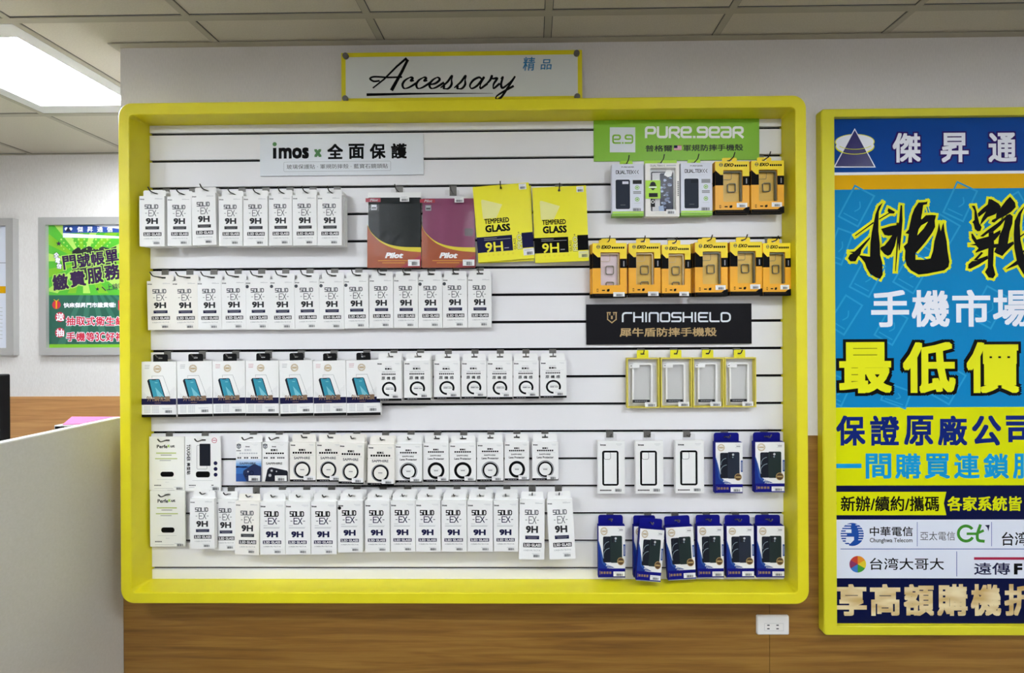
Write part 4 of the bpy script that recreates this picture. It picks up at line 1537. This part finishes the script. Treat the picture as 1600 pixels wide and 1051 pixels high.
mat('sign black', '0d0c12', .55, spec=.15)
mat('sign gold', 'b99c6a', .4, .2)
k = sign_board('s', 916.2, 474.6, 1174.4, 537.4, .007, .0065, 'sign black')
k.line([(948.8, 488.2), (953.6, 488.2)], .0035, 'sign gold'); k.line([(958.4, 488.2), (963.2, 488.2)], .0035, 'sign gold')
k.line([(949.4, 488.2), (949.4, 498.8), (956, 504), (962.6, 498.8), (962.6, 488.2)], .0038, 'sign gold')
k.line([(956, 494.5), (956, 497)], .006, 'sign gold'); k.line([(952.8, 488.2), (952.8, 491.6)], .003, 'sign gold'); k.line([(959.2, 488.2), (959.2, 491.6)], .003, 'sign gold')
k.strokes('rHINOSHIELD', 973, 488.8, 1140.6, 501.8, .0058, 'sign white', 1, gap=.32, soft=.22)
k.text('犀牛盾防摔手機殼', 968.4, 511.2, 1119.6, 526, 'sign gold', .018)
tag(k.build('header_sign'), 'black sign board with silver and gold lettering in the middle right', 'sign')

# ------------------------------------------------------------------ acrylic sign above the frame
YA = -0.030
root = thing('acrylic_sign', 'long acrylic sign with yellow border and black script above the frame', 'sign', (0, 0, 0))
x0, z1 = at(533.2, 81.6, YA)
x1, _ = at(909.4, 79, YA)
z1 = at(720, 80.4, YA)[1]
z0 = at(720, 158.5, YA)[1]
k = plane_kit(YA)
k.box(x0, x1, YA, YA + .005, z0, z1, 'acrylic white')
b = .0155
yb = Kit(y=YA)
yb.flat([(x0, z1 - b), (x1, z1 - b), (x1, z1), (x0, z1)], 'paint yellow', 1)
yb.flat([(x0, z0), (x0 + b, z0), (x0 + b, z1), (x0, z1)], 'paint yellow', 1.01)
yb.flat([(x1 - b, z0), (x1, z0), (x1, z1), (x1 - b, z1)], 'paint yellow', 1.01)
yb.flat([(x0, z0), (x1, z0), (x1, z0 + b), (x0, z0 + b)], 'paint yellow', 1)


def script(k, path, x, y, sx, sy, sl, t, m, lay=2):
    k.line([(x + px * sx + pz * sl, y - pz * sy) for px, pz in smooth(path, 7)], t, m, lay, taper=lambda q: .55 + .6 * abs(math.sin(q * math.pi * 2.5)))


c_ = [(.8, .72), (.62, .72), (.68, .93), (.5, 1), (.2, .75), (.1, .38), (.28, .04), (.6, .1), (1.05, .5)]
e_ = [(.1, .36), (.5, .48), (.72, .8), (.52, 1), (.22, .75), (.1, .35), (.28, .04), (.6, .1), (1.05, .5)]
s_ = [(0, .1), (.35, .6), (.55, 1.12), (.62, .75), (.7, .35), (.55, .02), (.25, .02), (.2, .18)]
a_ = [(.72, .82), (.5, 1), (.2, .75), (.08, .3), (.25, .02), (.55, .3), (.8, .98), (.72, .4), (.8, .04), (1.1, .4)]
r_ = [(0, .2), (.3, .75), (.35, 1.12), (.45, .9), (.78, .9), (.66, .4), (.75, .04), (1.05, .4)]
y_ = [(.1, .9), (.18, 1), (.2, .4), (.38, .08), (.7, .5), (.95, 1.05), (.7, .1), (.45, -.75), (.2, -.95), (.12, -.7), (.4, -.35), (1.0, .2)]
bx_ = 625.0
for ch, wd in ((c_, 22), (c_, 21), (e_, 21.5), (s_, 21.5), (s_, 21.5), (a_, 25), (r_, 21), (y_, 24)):
    script(k, ch, bx_, 138.6, wd, 17.5, 5, .0072, 'ink black')
    bx_ += wd * .985
k.line([(583.5, 137), (600, 124), (620, 104), (634, 92), (636.5, 95), (628, 112), (618, 130), (613, 139)], .0105, 'ink black', 2, taper=lambda q: .5 + .7 * q)
k.line(smooth([(627, 120.5), (606, 121), (585, 120), (578.5, 123), (584, 127), (592, 126.5)], 5), .0065, 'ink black', 2)
k.line([(575, 148), (640, 146.6), (700, 146), (770, 146)], .0100, 'ink black', 2, taper=lambda q: 1.0 - .88 * q)
mat('ink blue', '2477ad', .45)
k.text('精', 817, 89, 836, 110.5, 'ink blue', .01, shear=.1)
k.text('品', 844.5, 92.5, 862, 108.8, 'ink blue', .01, shear=.1)
k.build('sign_plate', root)
yb.build('yellow_border', root)
for px, py in ((539.6, 86.8), (901.2, 82.6), (539.2, 153.6), (902, 150.4)):
    X, Z = at(px, py, YA - .006)
    s = Kit()
    n = 20
    cir = lambda r: [(X + r * math.cos(2 * math.pi * i / n), Z + r * math.sin(2 * math.pi * i / n)) for i in range(n)]
    s.prism(cir(.0105), YA - .007, YA - .0004, 'steel')
    s.prism(cir(.008), YA - .0085, YA - .007, 'steel')
    s.prism(cir(.007), YA + .005, -.0002, 'steel')
    s.build('standoff_bolt', root)

# ------------------------------------------------------------------ large poster on the right
YP = -0.012                                        # print
YPF = -0.028                                       # frame front
root = thing('framed_poster', 'tall yellow-framed blue shop poster on the wall right of the display', 'poster')
PR = 1900.0
pxl = at(1301, 600, YP)[0]; pxr = at(PR, 600, YP)[0]
pzt = at(1450, 184.5, YP)[1]; pzb = at(1450, 973.5, YP)[1]
fxl = at(1285.6, 600, YPF)[0]
fzt = at(1450, 168.0, YPF)[1]; fzb = at(1450, 993.0, YPF)[1]
fxr = pxr + (pxl - fxl)
k = Kit()
prof = [(fxl, fxr, fzb, fzt, .012, -.0004), (fxl, fxr, fzb, fzt, .012, YPF + .003), (fxl + .003, fxr - .003, fzb + .003, fzt - .003, .010, YPF),
        (pxl - .001, pxr + .001, pzb - .001, pzt + .001, .001, YPF), (pxl, pxr, pzb, pzt, .0008, YPF + .001), (pxl, pxr, pzb, pzt, .0008, -.002)]
loft(k, [[(x, p[5], z) for x, z in rloop(p[0], p[1], p[2], p[3], p[4], 5)] for p in prof], 'poster frame yellow')
mat('poster frame yellow', 'd9d225', .4)
MATS['poster frame yellow'] = mat('poster frame yellow')
k.build('poster_frame', root)
for nm, hx in (('poster blue', '06408e'), ('poster gold', 'd9a400'), ('poster cyan', '0780b8'), ('poster cyan light', '2697c6'), ('poster lime', 'd3d800'), ('poster navy', '040d3a'),
               ('poster white', 'eef0f8'), ('poster outline', 'e2e21c'), ('poster deep', '08206f'), ('poster sky', '0f93c9'), ('poster panel', 'dfe4f0'), ('poster logo blue', '1d4a9c'),
               ('poster logo green', '3f8a2c'), ('poster red', 'a82a4a'), ('poster pale gold', 'efe2b8'), ('poster purple', '2a0d5e')):
    mat(nm, hx, .6, spec=.1)
p = plane_kit(YP)
p.box(pxl - .003, pxr + .003, YP, YP + .004, pzb - .003, pzt + .003, 'poster navy')


def band(y0, y1, m, lay=1):
    a, bq = at(1450, y0, YP)[1], at(1450, y1, YP)[1]
    p.flat([(pxl, bq), (pxr, bq), (pxr, a), (pxl, a)], m, lay)


band(184.5, 268, 'poster blue'); band(268, 272.3, 'poster white'); band(272.3, 295, 'poster gold'); band(295, 636, 'poster cyan'); band(636, 758, 'poster lime')


def phone_icon(cx, cy, w, h, a):
    c, s = math.cos(math.radians(a)), math.sin(math.radians(a))
    R_ = lambda x, y: (cx + x * c - y * s, cy + x * s + y * c)
    p.line([R_(-w, -h), R_(w, -h), R_(w, h), R_(-w, h)], .006, 'poster cyan light', 2, close=True)
    p.line([R_(-w * .7, h * .7), R_(w * .7, h * .7)], .004, 'poster cyan light', 2)
    p.line(smooth([R_(w * .1, -h * .3), R_(w * .35, 0), R_(w * .1, h * .3)], 4), .004, 'poster cyan light', 2)


for cx, cy, w, h, a in ((1338, 322, 17, 27, 28), (1500, 315, 17, 26, 25), (1590, 330, 16, 26, -30), (1312, 385, 12, 26, 20), (1470, 368, 18, 28, 30), (1355, 432, 17, 27, 28), (1320, 492, 15, 27, 32), (1425, 425, 18, 28, 30),
                        (1545, 480, 18, 28, 28), (1392, 510, 16, 24, 30), (1310, 610, 14, 20, 25), (1400, 618, 20, 14, 20), (1480, 600, 18, 26, 30), (1640, 420, 18, 28, 30), (1700, 330, 18, 28, 28), (1760, 520, 18, 28, 30)):
    phone_icon(cx, cy, w, h, a)
# triangle emblem with two rings
p.disc(1335.5, 221.6, 31, 'poster outline', 2, 40, .40); p.disc(1335.5, 221.6, 29.6, 'poster white', 3, 40, .385)
p.disc(1335.5, 229.5, 30.5, 'poster outline', 4, 40, .40); p.disc(1335.5, 228.2, 29.4, 'poster white', 5, 40, .385)
p.poly([(1335, 200.5), (1368, 261.8), (1301.8, 261.8)], 'poster white', 6)
p.poly([(1335, 203.5), (1365.2, 260.2), (1304.6, 260.2)], 'poster purple', 7)
mat('poster emblem', '150d5c', .3)
p.poly([(1335, 203.5), (1365.2, 260.2), (1304.6, 260.2)], 'poster emblem', 8)
p.ring(1335.5, 229.5, 30.5, .07, 'poster outline', 9, 205, 335, 20, .40); p.ring(1335.5, 221.6, 31, .06, 'poster outline', 9, 215, 325, 20, .40)
for i, ch in enumerate('傑昇通信'):
    p.text(ch, 1394.5 + i * 74.9, 207.5 - i * .25, 1438 + i * 74.9, 254 - i * .25, 'poster white', .025, 2, outline='poster purple', grow=.05)

# the two brush-written characters, each a set of brush strokes with a yellow border
B1 = [[(480,85),(435,190),(430,300),(430,420),(445,560),(450,700),(475,790),(480,930),(450,980),(400,965),(330,920),(290,850),(270,790),(230,740),(190,700),(330,720),(335,560),(350,440),(375,320),(395,220),(430,130)],
      [(155,470),(370,312),(375,328),(160,480)], [(435,275),(550,205),(535,185),(545,150),(600,180),(625,195),(610,215),(560,215),(440,287)],
      [(335,485),(330,510),(230,640),(220,690),(190,720),(160,775),(100,775),(72,740),(95,695),(130,680),(85,665),(150,660)],
      [(460,395),(570,362),(665,345),(672,400),(655,450),(620,600),(575,695),(540,710),(500,690),(450,630),(455,610),(500,590),(550,530),(590,470),(545,475),(500,465)],
      [(690,115),(708,120),(712,300),(700,450),(680,640),(670,650),(660,560),(650,700),(632,890),(624,890),(635,700),(650,450),(668,340),(680,200)],
      [(1005,70),(985,80),(900,85),(850,160),(820,240),(800,330),(785,400),(745,445),(785,455),(770,560),(725,600),(745,650),(740,740),(760,820),(810,880),(900,930),(1000,920),(1100,900),(1200,880),(1250,840),(1262,780),
       (1240,650),(1230,540),(1205,420),(1195,320),(1180,350),(1160,420),(1140,320),(1120,420),(1085,540),(1070,650),(1040,740),(960,755),(865,755),(865,680),(920,620),(980,550),(1060,440),(1095,370),(1090,300),(1105,235),(1060,230),(985,235),(935,285),(945,190),(955,115),(1000,105)]]
B1H = [[(885,470),(900,400),(930,355),(1010,310),(960,390)], [(928,280),(938,220),(958,185),(978,232)], [(968,130),(1002,228),(1012,226),(985,118)], [(1000,118),(1030,205),(1038,204),(1008,110)]]
B2 = [[(125,185),(160,185),(180,250),(190,300),(210,380),(235,420),(220,460),(190,465),(160,440),(145,380),(130,365),(155,340),(155,240)],
      [(310,110),(345,115),(420,160),(445,195),(430,240),(380,280),(300,310),(215,400),(235,330),(280,250),(200,310),(190,270),(240,220),(300,170)],
      [(545,85),(600,150),(608,200),(560,250),(500,290),(420,330),(370,370),(340,360),(350,340),(390,320),(395,270),(440,210),(500,130)],
      [(500,290),(545,275),(575,300),(570,380),(540,470),(520,600),(580,575),(590,600),(490,700),(460,735),(400,710),(370,690),(415,600),(425,520),(470,420)],
      [(215,520),(300,450),(400,380),(500,300),(505,320),(440,400),(360,470),(310,480),(250,525)],
      [(120,490),(135,490),(180,555),(310,520),(440,450),(440,490),(380,560),(310,608),(440,600),(480,590),(470,640),(310,650),(170,700),(165,690),(200,650),(170,620),(105,612),(165,600),(125,540)],
      [(310,480),(365,470),(370,600),(365,700),(360,840),(385,940),(360,978),(310,970),(270,910),(300,860),(305,720),(310,600)],
      [(300,730),(305,765),(200,830),(110,875),(85,870),(90,825),(130,790),(190,785),(145,780),(230,690),(252,700),(190,770)],
      [(760,150),(700,200),(665,280),(652,400),(660,560),(690,700),(740,830),(800,930),(740,990),(690,930),(630,830),(505,880),(500,875),(618,785),(592,650),(585,500),(595,350),(640,260),(700,190)],
      [(655,515),(760,440),(765,452),(660,530)], [(670,690),(790,600),(795,612),(680,706)]]
for polys, ox_, oy_, sc_ in ((B1, 1315, 305, 7.507), (B2, 1500, 295, 7.008)):
    for q in polys:
        q2 = [(ox_ + a / sc_, oy_ + b / sc_) for a, b in q]
        p.line(q2, .0165, 'poster outline', 2.4, close=True)
for q in B1 + B1H:
    p.poly([(1315 + a / 7.507, 305 + b / 7.507) for a, b in q], 'ink black' if q in B1 else 'poster outline', 4 if q in B1 else 5)
for q in B2:
    p.poly([(1500 + a / 7.008, 295 + b / 7.008) for a, b in q], 'ink black', 4)
for i, ch in enumerate('手機市場'):
    p.text(ch, 1361 + i * 63.4, 453 - i * .3, 1420 + i * 63.4, 511 - i * .3, 'poster white', .024, 3)
for i, ch in enumerate('最低價'):
    p.text(ch, 1311 + i * 99.5, 534, 1393 + i * 99.5, 614, 'poster outline', .03, 3, outline='ink black', grow=.055)
for i, ch in enumerate('保證原廠公司'):
    p.text(ch, 1306.5 + i * 53, 648.8, 1352 + i * 53, 696, 'poster deep', .028, 2)
for i, ch in enumerate('一間購買連鎖服'):
    if i == 0:
        p.rect(1306.5, 724, 1346, 731, 'poster sky', 2)
    else:
        p.text(ch, 1306.5 + i * 46, 708, 1346.5 + i * 46, 747.5, 'poster sky', .026, 2)
p.poly([(1304.5, 768), (1478.5, 768), (1474.5, 786), (1478.5, 804.5), (1304.5, 804.5), (1307, 786)], 'poster lime', 2)
p.text('新辦/續約/攜碼', 1313.5, 774.5, 1467, 798.5, 'ink black', .018, 3)
p.text('各家系統皆', 1480, 774.8, 1596.5, 798, 'poster lime', .025, 2)
a, bq = at(1450, 811.3, YP)[1], at(1450, 903, YP)[1]
p.flat([(at(1306, 850, YP)[0], bq), (pxr - .02, bq), (pxr - .02, a), (at(1306, 850, YP)[0], a)], 'poster panel', 2)
p.rect(1313, 856.6, PR - 20, 857.6, 'poster logo blue', 3); p.rect(1432.4, 815, 1433.2, 853, 'poster logo blue', 3); p.rect(1548.6, 815, 1549.4, 853, 'poster logo blue', 3); p.rect(1494, 861, 1495, 900, 'poster logo blue', 3)
textured('poster tan', 'c39f5c', 'efe0b4', 9.0, (1, 1, 3.0), .5, 0, 2.0, .3)
# striped round emblem
p.disc(1331.3, 834.5, 18.2, 'poster logo blue', 3)
for i in range(9):
    yy = 818.5 + i * 3.9
    hw = math.sqrt(max(0, 18.6 ** 2 - (yy - 834.5) ** 2))
    p.rect(1331.3 - hw - .5, yy, 1331.3 - hw * .15 if i < 3 else 1331.3 - hw * .45, yy + 1.7, 'poster panel', 4)
    if i < 7:
        p.rect(1331.3 + hw * .55, yy + .2, 1331.3 + hw + .5, yy + 1.5, 'poster panel', 4)
p.rect(1321, 826.5, 1330, 832, 'poster panel', 5); p.poly([(1322, 838), (1334, 838), (1334, 843), (1328, 849), (1321, 845)], 'poster panel', 5)
p.text('中華電信', 1358.8, 822.3, 1426, 837.2, 'ink black', .012, 3)
p.text('Chunghwa Telecom', 1358.8, 840, 1425.4, 848.8, 'ink black', .01, 3)
p.text('亞太電信', 1437.6, 830, 1492, 843.8, 'ink slate', 0, 3)
p.ring(1509, 833, 14.2, .32, 'poster logo green', 3, 35, 330)
p.line([(1512, 833.4), (1525, 833.4), (1535, 829)], .009, 'poster logo green', 3); p.line(smooth([(1531, 821), (1527, 834), (1528, 843), (1536, 845)], 5), .010, 'poster logo green', 3)
p.poly([(1538.5, 820), (1546, 819.5), (1544, 830), (1542.5, 824)], 'ink navy', 3)
p.text('台湾', 1565, 830.5, 1606, 852, 'ink black', .01, 3)
for i, cc in enumerate(('c0392b', 'd98a1f', 'd7c22a', '3d9b35', '2f6fb5', '8a2c5c')):
    mat('ball ' + cc, cc, .3)
    a0 = 150 - i * 60
    p.poly([(1340, 881)] + [(1340 + 13 * math.cos(math.radians(a0 - q * 12)), 881 - 13 * math.sin(math.radians(a0 - q * 12))) for q in range(6)], 'ball ' + cc, 3)
p.text('台湾大哥大', 1359, 871, 1474.5, 889.8, 'ink black', .008, 3)
p.rect(1521.6, 870, PR - 40, 874, 'poster red', 3)
p.text('遠傳', 1521.6, 878.6, 1577.8, 897.4, 'ink navy', .012, 3)
p.text('F', 1584, 879.8, 1597, 897, 'ink black', .05, 3)
for i, ch in enumerate('享高額購機折'):
    p.text(ch, 1306.8 + i * 52.5, 912, 1354 + i * 52.5, 961.5, 'poster tan', .034, 2)
p.build('poster_print', root)

# ------------------------------------------------------------------ posters on the far wall
def far_frame(name, L, T, R, B, label, inner):
    t = thing(name, label, 'poster')
    Yf, Yp = YF - .028, YF - .012
    x0_, x1_ = at(L, (T + B) / 2, Yf)[0], at(R, (T + B) / 2, Yf)[0]
    z1_, z0_ = at(max(L, 20), T, Yf)[1], at(max(L, 20), B, Yf)[1]
    e = .043
    k = Kit()
    k.ringprism(rloop(x0_, x1_, z0_, z1_, .003), rloop(x0_ + e, x1_ - e, z0_ + e, z1_ - e, .001), Yf, YF - .0003, 'aluminium frame')
    k.build('poster_frame', t)
    p = Kit(mapper=lambda px, py: at(px, py, Yp), y=Yp)
    p.box(x0_ + e - .004, x1_ - e + .004, Yp, Yp + .003, z0_ + e - .004, z1_ - e + .004, inner)
    return t, p


for nm, hx in (('promo lime', '76b624'), ('promo pale', 'a9d45f'), ('promo green', '4fae2e'), ('promo deep', '1c5a48'), ('promo ray', '2d6d58'), ('promo violet', '2c1440'), ('promo red', 'c2243f'), ('promo blue', '2d4c98')):
    mat(nm, hx, .25)
t, p = far_frame('framed_poster', 60, 339.5, 300, 555, 'grey-framed green promotion poster on the far wall', 'promo lime')
p.rect(71, 350.5, 290, 462, 'promo green', 1)
for i in range(14):
    a0, a1 = math.radians(i * 25.7), math.radians(i * 25.7 + 13)
    P = []
    for a in (a0, a1):
        dx, dy = math.cos(a), math.sin(a)
        s = min((58 if dx < 0 else 150) / max(abs(dx), 1e-3), (56 if dy < 0 else 50) / max(abs(dy), 1e-3))
        P.append((130 + dx * s, 408 + dy * s))
    p.poly([(130, 408)] + P, 'promo pale' if i % 2 else 'promo lime', 2)
for i in range(9):
    for j in range(4):
        p.disc(96 + i * 9 + (j % 2) * 4, 374 + j * 5, 1.6 - j * .2, 'promo pale', 3, 8)
p.poly([(98.5, 352), (290, 352), (290, 362), (98.5, 364)], 'promo blue', 3); p.poly([(140, 351), (290, 351), (290, 372)], 'poster panel', 3)
p.poly([(98.5, 364), (185, 369), (290, 374), (98.5, 371)], 'poster panel', 3)
p.poly([(107, 354), (112, 362), (102, 362)], 'ink navy', 5); p.disc(103.8, 357.5, 2.5, 'poster panel', 4); p.disc(110.8, 357.5, 2.5, 'poster panel', 4)
for i, ch in enumerate('傑昇通信'):
    p.text(ch, 121 + i * 15.5, 354, 130 + i * 15.5, 362.5, 'poster white', .02, 5, res=1)
st = lambda cx, cy, r: [(cx + (r if i % 2 == 0 else r * .42) * math.sin(math.pi * i / 5), cy - (r if i % 2 == 0 else r * .42) * math.cos(math.pi * i / 5)) for i in range(10)]
p.poly(st(92, 380.5, 4.4), 'promo violet', 4); p.poly(st(152.5, 451.5, 3.4), 'promo violet', 4)
p.poly([(113, 392), (122, 386), (128, 389), (140, 384), (150, 390), (160, 385), (172, 388), (182, 384), (182, 432), (113, 440)], 'ink dark', 3)
for i, ch in enumerate('門號帳單'):
    p.text(ch, 98.5 + i * 22, 398.5 - i * 3.0, 119.5 + i * 22, 420.5 - i * 3.0, 'promo violet', .032, 5, rot=7, outline='promo pale', grow=.05)
for i, ch in enumerate('繳費服務'):
    p.text(ch, 82.5 + i * 27, 428 - i * 5.2, 107 + i * 27, 453 - i * 5.2, 'promo violet', .035, 5, rot=8, outline='promo pale', grow=.05)
for i, ch in enumerate('全電信'):
    p.text(ch, 84.5 + i * 2.2, 394.5 + i * 8.6, 92.5 + i * 2.2, 402.5 + i * 8.6, 'poster white', .03, 5, res=1, rot=-8, outline='ink dark', grow=.06)
p.line([(160, 448.5), (165, 453.5)], .006, 'promo violet', 4); p.text('上線啦', 166.5, 442.5, 194, 452.5, 'promo violet', .01, 4, res=1, rot=6)
p.rect(75, 461, 290, 537.5, 'promo deep', 3)
for i in range(6):
    x = 90 + i * 34
    p.poly([(140 + (x - 140) * .3, 461), (146 + (x - 140) * .3, 461), (x + 12, 537.5), (x, 537.5)], 'promo ray', 4)
p.disc(88.5, 476, 6.6, 'promo red', 5, 20); p.rect(87.4, 470, 89.6, 482, 'poster gold', 6); p.line([(85, 468), (88.5, 470.5), (92, 468)], .004, 'poster gold', 6)
p.text('快來傑昇門市繳費喔!', 99.8, 472.2, 181, 480.6, 'poster white', .03, 6, res=1)
p.rect(185, 469, 290, 484, 'promo red', 5)
for y, ch, tx in ((489, '送', '抽取式衛生紙'), (513.5, '抽', '手機等3C好禮')):
    p.disc(94, y + 6, 7.6, 'promo red', 5, 20)
    p.text(ch, 88, y, 100.4, y + 12.2, 'poster white', .03, 6, res=1)
    n = 6
    for i, c2 in enumerate((list(tx) if len(tx) == 6 else ['手', '機', '等', '3C', '好', '禮'])):
        p.text(c2, 104 + i * 15.4, y + 5.4, 118 + i * 15.4, y + 19.5, 'promo red', .028, 6, outline='poster white', grow=.045)
p.build('poster_print', t)
t, p = far_frame('framed_poster', -170, 340.5, 20.5, 555, 'grey-framed white poster at the left edge of the far wall', 'poster panel')
p.rect(-150, 352, 5, 353.5, 'ink dark', 1); p.rect(-150, 410, 9, 411, 'ink grey', 1); p.rect(-150, 447, 9, 458, 'poster gold', 1)
for i in range(9):
    p.rect(-140, 480 + i * 6, 4, 481.2 + i * 6, 'ink pale', 1)
p.build('poster_print', t)

# ------------------------------------------------------------------ socket
t = thing('wall_socket', 'white double wall socket plate on the wood below the frame', 'socket')
Y = -.009
k = Kit()
x0, x1 = at(1183.2, 977, Y)[0], at(1233.8, 977, Y)[0]
z1, z0 = at(1208, 962.3, Y)[1], at(1208, 992.2, Y)[1]
prof = [(x0, x1, z0, z1, .005, -.0002), (x0, x1, z0, z1, .005, -.004), (x0 + .002, x1 - .002, z0 + .002, z1 - .002, .0045, Y + .001), (x0 + .005, x1 - .005, z0 + .004, z1 - .004, .004, Y)]
L = [[(x, q[5], z) for x, z in rloop(*q[:5], 5)] for q in prof]
loft(k, L, 'socket plastic')
k.face(L[-1], 'socket plastic')
k.build('cover_plate', t)
k = plane_kit(Y)
k.rrect(1194.4, 973.4, 1224.2, 985.2, .001, 'ink grey', 1, .0006)
k.rect(1195, 974, 1223.6, 984.6, 'socket plastic', .5)
k.build('outlet_insert', t)
for px in (1200.5, 1214.8):
    for py in (976.3, 981.8):
        s = plane_kit(Y)
        s.rect(px - 1.9, py - .8, px + 1.9, py + .8, 'ink dark', 2)
        s.build('pin_slot', t)

# ------------------------------------------------------------------ the low counter on the left
ZP = at(187, 651.2, -.001)[1]
k = Kit()
k.box(XC - .028, XC - .0005, -1.02, -.0005, 0, ZP - .004, 'grey laminate')
pt = k.build('counter_panel')
tag(pt, 'pale grey counter side panel with white top edge, left of the yellow frame', 'counter panel')
k = Kit()
k.box(XC - .029, XC + .0003, -1.021, -.0005, ZP - .004, ZP, 'edge white')
k.build('edge_strip', pt)['label'] = 'white edge strip'
ZD = 1.0
dk = thing('service_counter', 'service counter hidden behind the grey side panel', 'counter', (XC - .6, -.3, 0))
k = Kit()
k.box(-.9, .57, -.5, .48, ZD - .03, ZD, 'edge white')
k.build('counter_top', dk)
for sx in (-.86, .52):
    k = Kit(); k.box(sx, sx + .03, -.48, .46, 0, ZD - .03, 'grey laminate'); k.build('side_panel', dk)
# papers
mat('pink paper', 'cf78ab', .6); mat('newsprint', 'c9c9c8', .7)
xq = XC - .034
ZS = 1.163
k = Kit()
x0 = at(92, 664, .0)[0]
k.box(x0, xq, -.02, .10, ZD, ZS - .024, 'sticker white')
for i in range(9):
    k.box(x0 + .001, xq - .001, -.0205, -.02, ZD + .01 + i * .009, ZD + .0112 + i * .009, 'ink pale')
tag(k.build('paper_stack'), 'stack of white leaflets on the counter behind the grey side panel', 'papers')
k = Kit()
x0 = at(85, 666, -.03)[0]
x1 = at(142, 666, -.03)[0]
k.box(x0, x1, -.03, .10, ZS - .024, ZS, 'newsprint')
rnd = random.Random(3)
for i in range(60):
    xx = x0 + rnd.random() * (x1 - x0 - .012)
    k.box(xx, xx + .008, -.0304, -.03, ZS - .022 + rnd.random() * .012, ZS - .004, rnd.choice(('ink slate', 'sticker white', 'ink grey')))
tag(k.build('newspaper'), 'folded grey newspaper lying under the pink sheet', 'newspaper')
k = Kit()
xa, xb = at(102, 662, -.02)[0], at(178, 657, .02)[0]
P = [(xa, -.028), (xb - .05, -.012), (xb, .03), (xb - .03, .10), (at(112, 652, .105)[0], .105)]
n = len(P)
za = ZS + .0005
k.face([(x, y, za + .003) for x, y in P], 'pink paper'); k.face([(x, y, za) for x, y in P[::-1]], 'pink paper')
for i in range(n):
    (xi, yi), (xj, yj) = P[i], P[(i + 1) % n]
    k.face([(xi, yi, za), (xj, yj, za), (xj, yj, za + .003), (xi, yi, za + .003)], 'pink paper')
for i in range(5):
    k.box(xa + .05, xb - .07, .005 + i * .016, .008 + i * .016, za + .003, za + .0032, 'promo red')
tag(k.build('leaflet'), 'pink printed sheet lying on the folded newspaper', 'leaflet')
# monitor seen from behind
YM = .06
t = thing('computer_monitor', 'black computer monitor at the left edge above the counter', 'monitor')
xr_, zt_ = at(15.5, 584, YM)
k = Kit()
k.prism(rloop(xr_ - .52, xr_, ZD + .06, zt_, .006), YM - .03, YM, 'black plastic')
k.prism(rloop(xr_ - .42, xr_ - .1, ZD + .12, zt_ - .05, .02), YM - .05, YM - .03, 'black plastic')
k.build('screen_housing', t)
k = Kit()
k.box(xr_ - .29, xr_ - .23, YM - .045, YM - .03, ZD + .008, ZD + .2, 'black plastic')
k.prism(rloop(xr_ - .36, xr_ - .16, ZD + .0005, ZD + .008, .003), YM - .12, YM + .04, 'black plastic')
k.build('stand', t)
